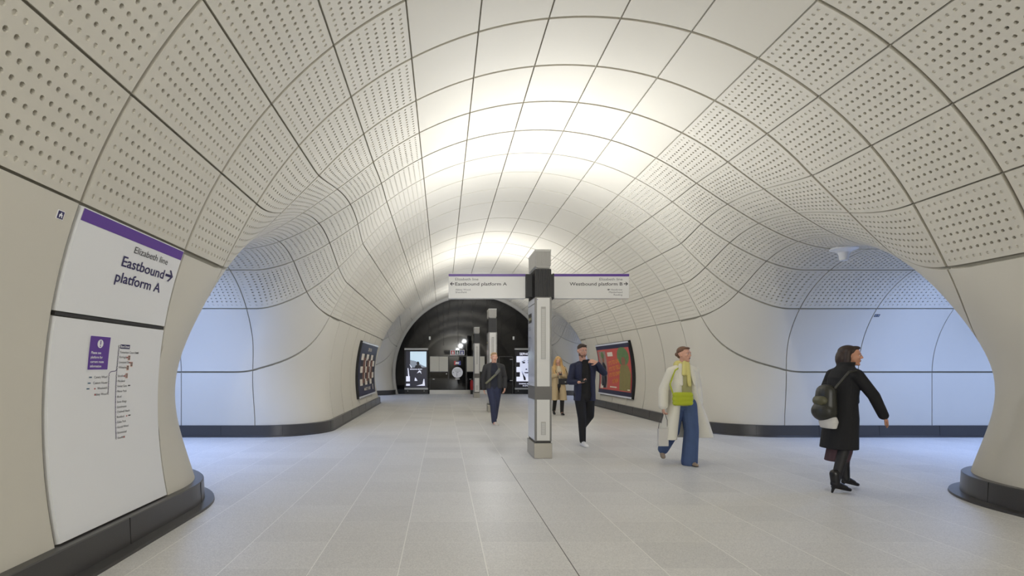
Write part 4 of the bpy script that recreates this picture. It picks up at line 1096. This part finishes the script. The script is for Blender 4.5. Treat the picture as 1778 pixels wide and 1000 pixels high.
# --- woman in the long white coat -------------------------------------------
def woman_white():
    P = person((3.46, 7.33, 0), 0, 'woman in long open white coat and blue jeans with lime bag at waist')
    hd = Head((.02, -.02, 1.58), .55, .02, 0, .95)
    shL, shR = (.185, .03, 1.36), (-.175, -.03, 1.35)
    elL, wrL = (.27, .12, 1.09), (.24, .02, .88)
    elR, wrR = (-.27, .0, 1.07), (-.30, -.06, .83)
    hipL, knL, anL = (.09, 0, .86), (.085, -.10, .48), (.055, -.11, .08)
    hipR, knR, anR = (-.085, .02, .86), (-.095, .07, .46), (-.14, .36, .19)
    def f(bm):
        hd.fill(bm); cap(bm, (.0, .02, 1.38), hd.p(0, .012, -.05), .052, .047)
        torso_body(bm, (0, .01, .88), (0, 0, 1.18), (0, .01, 1.40), (shL, shR))
        for s_, e_, w_ in ((shL, elL, wrL), (shR, elR, wrR)): limb(bm, (s_, e_, w_), (.042, .034, .024))
        hand(bm, wrL, (-.1, -.35, -1), (-1, 0, 0), 1, .5, .92); hand(bm, wrR, (-.02, -.15, -1), (1, 0, 0), -1, .7, .92)
        limb(bm, (hipL, knL, anL), (.085, .052, .036)); limb(bm, (hipR, knR, anR), (.085, .052, .036))
        cap(bm, anL, (.065, -.17, .035), .03, .028); cap(bm, anR, (-.145, .32, .11), .03, .026)
    B = clay('body', f, VX, SKIN, P, 3)
    hd.features(B, brow=(92, 66, 48))
    def f(bm):
        hd.e(bm, (0, .024, .05), (.08, .096, .075)); hd.e(bm, (0, .07, -.005), (.062, .045, .06)); hd.e(bm, (0, .115, .0), (.036, .034, .036)); hd.e(bm, (0, -.04, .092), (.055, .042, .02))
    clay('hair', f, .006, mat('hair_auburn', (110, 78, 56), .6), P, 2)
    jean = mat('blue_denim', (70, 88, 126), .85, noise=.12, nscale=14, bump=.3, bscale=120); wool = mat('white_wool', (226, 222, 208), .85, noise=.03, nscale=8, bump=.25, bscale=40)
    def f(bm):
        loft(bm, [(0, 0, .84, .15, .11), (0, 0, .95, .135, .105), (0, 0, 1.1, .14, .11), (0, 0, 1.24, .155, .115), (0, .01, 1.36, .12, .09), (0, .01, 1.43, .06, .06)])
    clay('top', f, VX, mat('sage_top', (172, 168, 118), .8), P)
    def f(bm):
        cap(bm, (0.0, -.075, 1.46), (-.03, -.12, 1.30), .03, .03); cap(bm, (.035, -.085, 1.44), (.04, -.135, 1.14), .034, .026); cap(bm, (-.05, .02, 1.43), (.05, .0, 1.43), .065, .06)
    clay('scarf', f, VX, mat('pale_yellow_scarf', (216, 206, 130), .8), P)
    def f(bm):
        cap(bm, (-.07, .01, .87), (.07, .01, .87), .12, .12, 18, .92)
        limb(bm, (hipL, knL, (.055, -.10, .045)), (.115, .098, .11)); limb(bm, (hipR, knR, (-.13, .33, .16)), (.112, .085, .078))
    clay('jeans', f, VX, jean, P)
    def f(bm):                                    # open coat: left front, right front, back, sleeves, swinging tail
        loft(bm, [(-.20, .0, .36, .105, .16), (-.17, 0, .6, .10, .15), (-.125, 0, .88, .085, .135), (-.10, 0, 1.05, .08, .13), (-.105, 0, 1.22, .08, .13), (-.10, .01, 1.32, .075, .1), (-.055, .02, 1.41, .05, .065)])
        loft(bm, [(.36, .10, .37, .15, .10), (.30, .08, .6, .12, .11), (.21, .04, .88, .08, .12), (.15, .02, 1.05, .06, .12), (.135, .01, 1.22, .06, .125), (.12, .02, 1.33, .075, .10), (.07, .03, 1.42, .045, .06)])
        loft(bm, [(.10, .19, .36, .36, .05), (.08, .17, .6, .30, .05), (.03, .12, .88, .19, .05), (.01, .09, 1.1, .15, .05), (0, .08, 1.3, .16, .05), (0, .06, 1.43, .09, .045), (0, .07, 1.48, .06, .03)])
        for s_, e_, w_ in ((shL, elL, wrL), (shR, elR, wrR)):
            sleeve(bm, (0, .02, 0), s_, e_, w_, (.068, .07, .068), .02)
        cap(bm, (-.05, -.06, 1.42), (-.07, -.135, 1.15), .035, .022, 12, .5); cap(bm, (.09, -.06, 1.41), (.12, -.12, 1.15), .03, .02, 12, .5)
    clay('coat', f, VX, wool, P)
    sh = mat('beige_shoe', (150, 132, 112), .5); dk = mat('dark_sole', (50, 46, 44), .6)
    shoe('shoe', (.055, -.04, .0), (.09, -.265, .0), sh, P, dk, k=.9, h=.06); shoe('shoe', (-.135, .42, .165), (-.15, .28, .015), sh, P, dk, k=.9, h=.06)
    t = Vector((3.46, 7.33, 0))
    bg = empty('shoulder_bag', tuple(t+Vector((-.085, -.20, .95))), label='padded lime green bag across the waist of the woman in white coat', cat='bag')
    def f(bm):
        for i in range(3): cap(bm, (-.105, 0, -.055+.055*i), (.105, 0, -.055+.055*i), .04, .04, 16, .95)
        cap(bm, (-.1, .0, 0), (.1, 0, 0), .05, .05, 14, .7)
    clay('pouch', f, .006, mat('lime_leather', (176, 186, 36), .45, bump=.3, bscale=30), bg)
    def f(bm):
        pts = [(-.12, .03, .06), (-.14, .09, .2), (-.06, .11, .40), (.06, .17, .46)]
        for a, b in zip(pts[:-1], pts[1:]): cap(bm, a, b, .011, .011, 8)
    clay('strap', f, .006, mat('lime_leather', (176, 186, 36), .45), bg, 2)
    hb = empty('carrier_bag', tuple(t+Vector((-.305, -.09, .74))), label='thin grey bag hanging from the right hand of the woman in white coat', cat='bag')
    MB().tube([(-.012, 0, 0), (-.06, 0, -.1), (-.075, 0, -.22)], .004).tube([(.012, 0, 0), (.05, .0, -.1), (.05, 0, -.22)], .004).build('handles', mat('bag_handle', (90, 86, 84), .6), hb)
    b = MB(); b.box(-.085, .06, -.03, .03, -.47, -.22, .008); b.build('sack', mat('pale_grey_paper', (206, 203, 198), .6), hb)
woman_white()
# --- woman in the black coat walking into the right passage -----------------
def woman_black():
    P = person((4.545, 5.78, 0), 0, 'woman in long black coat and heeled boots striding towards the right passage')
    # she walks towards +X, seen from her right rear side
    hd = Head((.11, .0, 1.525), PI/2-.62, .04, 0, .97)
    shR, shL = (.035, -.17, 1.33), (.03, .17, 1.33)
    elL, wrL = (-.06, .20, 1.06), (.03, .20, .86)
    elR, wrR = (.20, -.20, 1.08), (.335, -.17, .855)
    hipR, knR, anR = (.0, -.085, .83), (-.055, -.10, .46), (-.185, -.14, .10)
    hipL, knL, anL = (.0, .085, .83), (.11, .09, .47), (.115, .10, .13)
    def f(bm):
        hd.fill(bm); cap(bm, (.04, 0, 1.36), hd.p(0, .012, -.05), .052, .047)
        c = Vector((0, 0, 0))
        cap(bm, (0, -.05, .86), (0, .05, .86), .08, .08, 16); cap(bm, (0, 0, .86), (.02, 0, 1.2), .085, .09, 16); cap(bm, (.02, -.06, 1.2), (.02, .06, 1.2), .085, .085, 16)
        for s_ in (shR, shL): cap(bm, (.03, 0, 1.33), Vector(s_)-Vector((0, 0, .02)), .05, .04)
        for s_, e_, w_ in ((shR, elR, wrR), (shL, elL, wrL)): limb(bm, (s_, e_, w_), (.042, .034, .024))
        hand(bm, wrL, (.25, 0, -1), (0, -1, 0), 1, .5, .92); hand(bm, wrR, (.6, .05, -.8), (-.3, .5, -.4), -1, .4, .92)
        limb(bm, (hipR, knR, anR), (.08, .052, .036)); limb(bm, (hipL, knL, anL), (.08, .052, .036))
        cap(bm, anR, (-.13, -.14, .06), .028, .022); cap(bm, anL, (.17, .10, .065), .028, .022)
    B = clay('body', f, VX, SKIN2, P, 3); hd.features(B, brow=(50, 36, 30))
    def f(bm):
        hd.e(bm, (0, .032, .05), (.086, .1, .078)); hd.e(bm, (0, .085, -.03), (.085, .065, .11)); hd.e(bm, (0, .08, -.11), (.088, .055, .08))
        for q in (-1, 1): cap(bm, hd.p(q*.07, .03, .05), hd.p(q*.075, .04, -.13), .032, .034, 12)
        hd.e(bm, (0, -.035, .095), (.062, .05, .024))
    clay('hair', f, .006, mat('hair_dark', (48, 34, 28), .55, bump=.4, bscale=80), P, 3)
    coat = mat('black_wool', (22, 22, 25), .85, bump=.3, bscale=50)
    def f(bm):
        loft(bm, [(-.03, 0, .475, .165, .185), (-.02, 0, .62, .158, .178), (0, 0, .82, .145, .168), (.005, 0, .98, .13, .155), (.02, 0, 1.15, .13, .165), (.025, 0, 1.28, .122, .17), (.03, 0, 1.36, .095, .135), (.045, 0, 1.41, .078, .085), (.06, 0, 1.455, .078, .082)], pw=2.3)
        for s_, e_, w_ in ((shR, elR, wrR), (shL, elL, wrL)):
            sleeve(bm, (.04, 0, 0), s_, e_, w_, (.066, .058, .05), .01)
        cap(bm, (.14, -.02, 1.35), (.17, -.0, 1.0), .03, .03)
    clay('coat', f, VX, coat, P)
    def f(bm): loft(bm, [(-.055, 0, .33, .115, .12), (-.03, 0, .42, .12, .125), (0, 0, .58, .12, .125)])
    clay('skirt', f, VX, mat('plum_skirt', (74, 52, 58), .8, noise=.2, nscale=20), P)
    tights = mat('black_tights', (26, 24, 27), .6)
    def f(bm):
        limb(bm, (hipR, knR, anR), (.084, .056, .042)); limb(bm, (hipL, knL, anL), (.084, .056, .042))
    clay('tights', f, VX, tights, P)
    lea = mat('black_leather', (20, 19, 20), .35)
    for (an, hl, to) in ((anR, (-.22, -.14, .055), (-.01, -.15, .012)), (anL, (.08, .10, .06), (.275, .095, .012))):
        b = shoe('boot', hl, to, lea, P, lea, k=.88, h=.08, w=.036, heel_h=.05)
        clay('boot_shaft', lambda bm, an=an, hl=hl: cap(bm, Vector(an)+Vector((0, 0, .11)), Vector(hl)+Vector((.045, 0, .045)), .05, .044, 14), .006, lea, b, 2)
    t = Vector((4.545, 5.78, 0))
    bg = empty('backpack', tuple(t+Vector((-.20, -.06, 1.0))), label='black and olive bag slung on the back of the woman in black coat', cat='bag')
    def f(bm):
        cap(bm, (-.035, 0, -.12), (-.02, 0, .12), .10, .085, 18, 1.35, (0, 1, 0)); ell(bm, (-.06, 0, -.1), (.085, .14, .11))
    clay('sack', f, .007, mat('olive_black_leather', (40, 40, 34), .4, bump=.3, bscale=30), bg)
    clay('pocket', lambda bm: cap(bm, (-.085, -.04, .02), (-.075, .04, .02), .06, .06, 12, 1.0), .006, mat('olive_leather', (84, 82, 58), .45), bg)
    clay('strap', lambda bm: [cap(bm, (.01, -.09, .16), (.12, -.15, .345), .014, .014, 8), cap(bm, (.12, -.15, .345), (.24, -.13, .355), .014, .014, 8)], .006, mat('olive_black_leather', (40, 40, 34), .4), bg, 2)
    cb = empty('carrier_bag', tuple(t+Vector((-.225, -.1, .79))), label='pale bag showing below the black backpack of the woman in black coat', cat='bag')
    def f(bm): loft(bm, [(.0, 0, -.075, .055, .1), (0, 0, 0, .07, .12), (.01, 0, .055, .05, .09)])
    clay('sack', f, .007, mat('pale_grey_paper', (206, 203, 198), .6), cb)
woman_black()
# --- blonde woman behind the nearest totem ---------------------------------------------------
VF = .010
def woman_blonde():
    P = person((3.38, 14.84, 0), 0, 'blonde woman in camel coat looking down at her phone behind the nearest totem')
    hd = Head((-.02, -.05, 1.585), -.1, .35, 0, .96)
    shL, shR = (.175, 0, 1.37), (-.175, 0, 1.37)
    elL, wrL = (.24, -.05, 1.11), (.05, -.24, 1.16); elR, wrR = (-.24, -.05, 1.11), (-.08, -.24, 1.17)
    hipL, knL, anL = (.09, 0, .86), (.10, -.05, .48), (.10, -.02, .09); hipR, knR, anR = (-.09, 0, .86), (-.09, .03, .48), (-.10, .14, .12)
    def f(bm):
        hd.fill(bm); cap(bm, (0, .02, 1.39), hd.p(0, .012, -.05), .05, .047); torso_body(bm, (0, .01, .88), (0, 0, 1.2), (0, .01, 1.41), (shL, shR))
        for s_, e_, w_ in ((shL, elL, wrL), (shR, elR, wrR)): limb(bm, (s_, e_, w_), (.042, .034, .025))
        hand(bm, wrL, (-.7, -.5, .3), (0, .4, 1), -1, .6, .95); hand(bm, wrR, (.7, -.5, .3), (0, .4, 1), 1, .6, .95)
        limb(bm, (hipL, knL, anL), (.08, .052, .036)); limb(bm, (hipR, knR, anR), (.08, .052, .036)); cap(bm, anL, (.1, -.08, .04), .03, .028); cap(bm, anR, (-.1, .08, .05), .03, .028)
    B = clay('body', f, .009, SKIN, P, 2); hd.features(B, brow=(120, 92, 60))
    def f(bm):
        hd.e(bm, (0, .022, .05), (.086, .1, .078)); hd.e(bm, (0, .075, -.03), (.08, .055, .12))
        for q in (-1, 1): limb(bm, (hd.p(q*.05, -.03, .09), hd.p(q*.088, .0, .0), hd.p(q*.105, .0, -.14), (q*.13, -.07, 1.32), (q*.13, -.11, 1.2)), (.03, .034, .045, .05, .03))
    clay('hair', f, .008, mat('hair_blonde', (206, 166, 108), .55, noise=.15, nscale=30), P, 3)
    camel = mat('camel_wool', (196, 174, 136), .85, bump=.2, bscale=40)
    def f(bm):
        for q in (-1, 1): loft(bm, [(q*.135, .0, .43, .115, .16), (q*.12, 0, .7, .105, .15), (q*.10, 0, .95, .09, .135), (q*.095, 0, 1.2, .09, .135), (q*.1, .01, 1.35, .085, .1), (q*.05, .02, 1.43, .05, .07)])
        loft(bm, [(0, .13, .43, .22, .06), (0, .12, .8, .2, .06), (0, .1, 1.2, .17, .06), (0, .07, 1.43, .08, .04)])
        for s_, e_, w_ in ((shL, elL, wrL), (shR, elR, wrR)): sleeve(bm, (0, .01, 0), s_, e_, w_, (.062, .06, .054), .03)
    clay('coat', f, VF, camel, P)
    def f(bm): loft(bm, [(0, 0, .82, .14, .1), (0, 0, 1.1, .13, .1), (0, 0, 1.3, .14, .1), (0, .01, 1.43, .06, .06)])
    clay('top', f, VF, mat('cream_knit', (214, 200, 172), .85), P)
    def f(bm):
        cap(bm, (-.06, 0, .86), (.06, 0, .86), .11, .11); limb(bm, (hipL, knL, (.1, -.04, .4)), (.095, .066, .06)); limb(bm, (hipR, knR, (-.095, .05, .4)), (.095, .066, .06))
    clay('trousers', f, VF, mat('black_tights', (26, 24, 27), .6), P)
    lea = mat('black_leather', (20, 19, 20), .35)
    for an, kn, hl, to in ((anL, knL, (.1, .03, .0), (.11, -.2, 0)), (anR, knR, (-.1, .2, .05), (-.11, -.01, 0))):
        b = shoe('boot', hl, to, lea, P, lea, k=.92)
        clay('boot_shaft', lambda bm, an=an, kn=kn: cap(bm, Vector(an), Vector(kn)-Vector((0, 0, .04)), .052, .064, 14), .009, lea, b, 2)
    t = Vector((3.38, 14.84, 0))
    ph = empty('phone', tuple(t+Vector((-.015, -.315, 1.21))), label='dark phone in both hands of the blonde woman', cat='phone')
    MB().box(-.04, .04, -.005, .005, -.07, .07, .004).build('case', mat('phone_case', (28, 30, 34), .3), ph); MB().box(-.036, .036, .005, .0065, -.065, .065).build('screen', mat('phone_glass', (60, 66, 76), .1), ph)
    ph.rotation_euler = (-.9, 0, 0)
    bg = empty('handbag', tuple(t+Vector((.09, -.22, 1.0))), label='black handbag hanging at the front of the blonde woman', cat='bag')
    MB().box(-.13, .13, -.05, .05, -.11, .06, .02).build('pouch', lea, bg); MB().box(-.132, .132, -.058, -.04, -.03, .065, .008).build('flap', lea, bg); MB().box(.03, .07, -.064, -.055, -.045, -.02).build('clasp', M_ALU, bg)
    MB().tube([(-.12, 0, .05), (-.2, .06, .25), (-.22, .2, .42)], .008).tube([(.12, 0, .05), (.14, .1, .2), (.09, .2, .42)], .008).build('strap', lea, bg)
woman_blonde()
# --- far man in the dark jacket -----------------------------------------------------
def man_dark():
    P = person((1.24, 12.3, 0), 0, 'fair haired man in charcoal jacket and jeans with a strap across his chest')
    hd = Head((.0, -.03, 1.63), .12, .03, 0, 1.0)
    shL, shR = (.20, 0, 1.42), (-.20, 0, 1.42)
    elL, wrL = (.27, .05, 1.14), (.25, -.08, .90); elR, wrR = (-.265, .06, 1.13), (-.235, .10, .86)
    hipL, knL, anL = (.09, 0, .88), (.055, .02, .48), (.045, .24, .14); hipR, knR, anR = (-.085, 0, .88), (-.03, -.12, .48), (-.01, -.12, .09)
    def f(bm):
        hd.fill(bm); cap(bm, (0, .02, 1.44), hd.p(0, .012, -.05), .062, .056); torso_body(bm, (0, .01, .92), (0, 0, 1.26), (0, .01, 1.46), (shL, shR))
        for s_, e_, w_ in ((shL, elL, wrL), (shR, elR, wrR)): limb(bm, (s_, e_, w_), (.05, .04, .03))
        hand(bm, wrL, (-.05, -.25, -1), (-1, 0, 0), 1, .6, 1.08); hand(bm, wrR, (.05, .1, -1), (1, 0, 0), -1, .6, 1.05)
        limb(bm, (hipL, knL, anL), (.085, .056, .04)); limb(bm, (hipR, knR, anR), (.085, .056, .04)); cap(bm, anL, (.045, .2, .1), .034, .03); cap(bm, anR, (0, -.18, .04), .034, .03)
    B = clay('body', f, .009, SKIN, P, 2); hd.features(B, brow=(130, 104, 78))
    def f(bm):
        hd.e(bm, (0, .022, .052), (.082, .098, .076)); hd.e(bm, (0, -.045, .1), (.06, .045, .024)); hd.e(bm, (0, .07, 0), (.066, .045, .06))
    clay('hair', f, .008, mat('hair_sandy', (176, 146, 108), .7), P, 2)
    ch = mat('charcoal_cloth', (50, 49, 49), .75, bump=.3, bscale=40)
    def f(bm):
        for q in (-1, 1): loft(bm, [(q*.125, 0, .88, .075, .125), (q*.125, 0, 1.05, .075, .13), (q*.12, 0, 1.25, .08, .13), (q*.115, .01, 1.4, .088, .1), (q*.06, .02, 1.49, .05, .07)])
        loft(bm, [(0, .09, .88, .18, .07), (0, .09, 1.2, .18, .07), (0, .07, 1.42, .15, .06), (0, .06, 1.52, .075, .04)])
        for s_, e_, w_ in ((shL, elL, wrL), (shR, elR, wrR)): sleeve(bm, (0, .01, 0), s_, e_, w_, (.068, .062, .056), .02)
    clay('jacket', f, VF, ch, P)
    def f(bm): loft(bm, [(0, .01, .86, .16, .12), (0, .01, 1.1, .155, .118), (0, 0, 1.3, .17, .125), (0, .01, 1.42, .13, .095), (0, .01, 1.5, .07, .07)])
    clay('shirt', f, VF, mat('dark_blue_knit', (34, 36, 46), .85), P)
    def f(bm):
        cap(bm, (-.06, .01, .88), (.06, .01, .88), .125, .125, 18, .95); limb(bm, (hipL, knL, anL), (.105, .078, .062)); limb(bm, (hipR, knR, anR), (.105, .078, .062))
    clay('jeans', f, VF, mat('dark_denim', (46, 50, 72), .85, noise=.1, nscale=14), P)
    tan = mat('stone_leather', (206, 196, 182), .6); sl = mat('white_sole', (220, 218, 212), .6)
    shoe('shoe', (-.01, -.06, 0), (.06, -.33, 0), tan, P, sl, k=1.02); shoe('shoe', (.045, .32, .12), (.05, .12, .01), tan, P, sl, k=1.02)
    t = Vector((1.24, 12.3, 0))
    bg = empty('crossbody_strap', tuple(t+Vector((0, 0, 1.2))), label='olive strap worn across the chest of the man in charcoal jacket', cat='strap')
    def f(bm):
        pts = [(.13, .02, .27), (.11, -.13, .12), (.04, -.16, .03), (-.10, -.16, -.10), (-.20, -.135, -.19)]
        for a, b in zip(pts[:-1], pts[1:]): cap(bm, a, b, .028, .028, 10, .4, (0, 1, 0))
    clay('webbing', f, .008, mat('olive_webbing', (106, 106, 84), .7), bg, 2)
    clay('clip', lambda bm: cap(bm, (.10, -.135, .11), (.04, -.165, .04), .04, .036, 12, .5, (0, 1, 0)), .007, mat('grey_webbing', (92, 92, 88), .6), bg, 2)
man_dark()
# ------------------------------------------------------------------ closing walls and light
M_CLOSE = mat('plain_wall', (190, 186, 176), .7)
mb = MB(); mb.box(XC-4.6, XC+4.6, BACK_Y-.15, BACK_Y-.02, -.2, 5.4); o = mb.build('wall_behind', M_CLOSE); o['kind'] = 'structure'
for sx, side in ((-1, 'left'), (1, 'right')):
    for y0 in JY:
        x = XC+sx*(PASS_X-.3)
        mb = MB(); mb.box(x-.05, x+.05, y0-2.2, y0+2.2, -.1, 3.5); o = mb.build('wall_passage_'+side, M_CLOSE); o['kind'] = 'structure'
def area(name, loc, rot, sx, sy, power, color=(1, 1, 1), spread=PI):
    l = bpy.data.lights.new(name, 'AREA'); l.shape = 'RECTANGLE'; l.size = sx; l.size_y = sy; l.energy = power; l.color = color; l.spread = spread
    o = bpy.data.objects.new(name, l); COL.objects.link(o); o.location = loc; o.rotation_euler = rot
    return o
WARM = (.975, .995, 1.02); COOL = (.36, .515, 1.0)
# one lamp straight up per totem; four tilted ones added to widen the light
for (y, p) in ((-8.4, 620), (-.65, 60), (8.15, 195), (15.9, 185), (23.15, 160)):  # first two sets: unseen, no totem body, added behind camera as front fill
    area('uplight_and_fill', (1.533, y, 3.20), (PI, 0, 0), .16, .5, p*(.10 if y < 20 else .5), WARM)
    for dx, dy, k in ((1, 0, .26), (-1, 0, .28), (0, 1, .36), (0, -1, .26)):
        if y > 20: continue                    # the last one only lights straight up
        d = Vector((dx*math.sin(1.2), dy*math.sin(1.2), math.cos(1.2)))
        o = area('uplight_and_fill', (1.533+dx*.06, y+dy*.2, 3.23), (0, 0, 0), .14, .14, p*k, WARM); o.rotation_euler = (-d).to_track_quat('Z', 'Y').to_euler()
for sx, y0, p, xs in ((-1, JY[0], 102, (6.2, 9.5)), (1, JY[0], 97, (7.6, 10.8)), (-1, JY[1], 60, (6.5, 9)), (1, JY[1], 60, (6.5, 9))):
    for dx in xs: area('passage_light', (XC+sx*dx, y0, 3.12), (0, 0, 0), 1.0, .3, p, COOL)
w = bpy.data.worlds.new('world'); SC.world = w; w.use_nodes = True
w.node_tree.nodes['Background'].inputs[0].default_value = (1, 1, 1, 1); w.node_tree.nodes['Background'].inputs[1].default_value = 0.02
SC.view_settings.exposure = 0.0
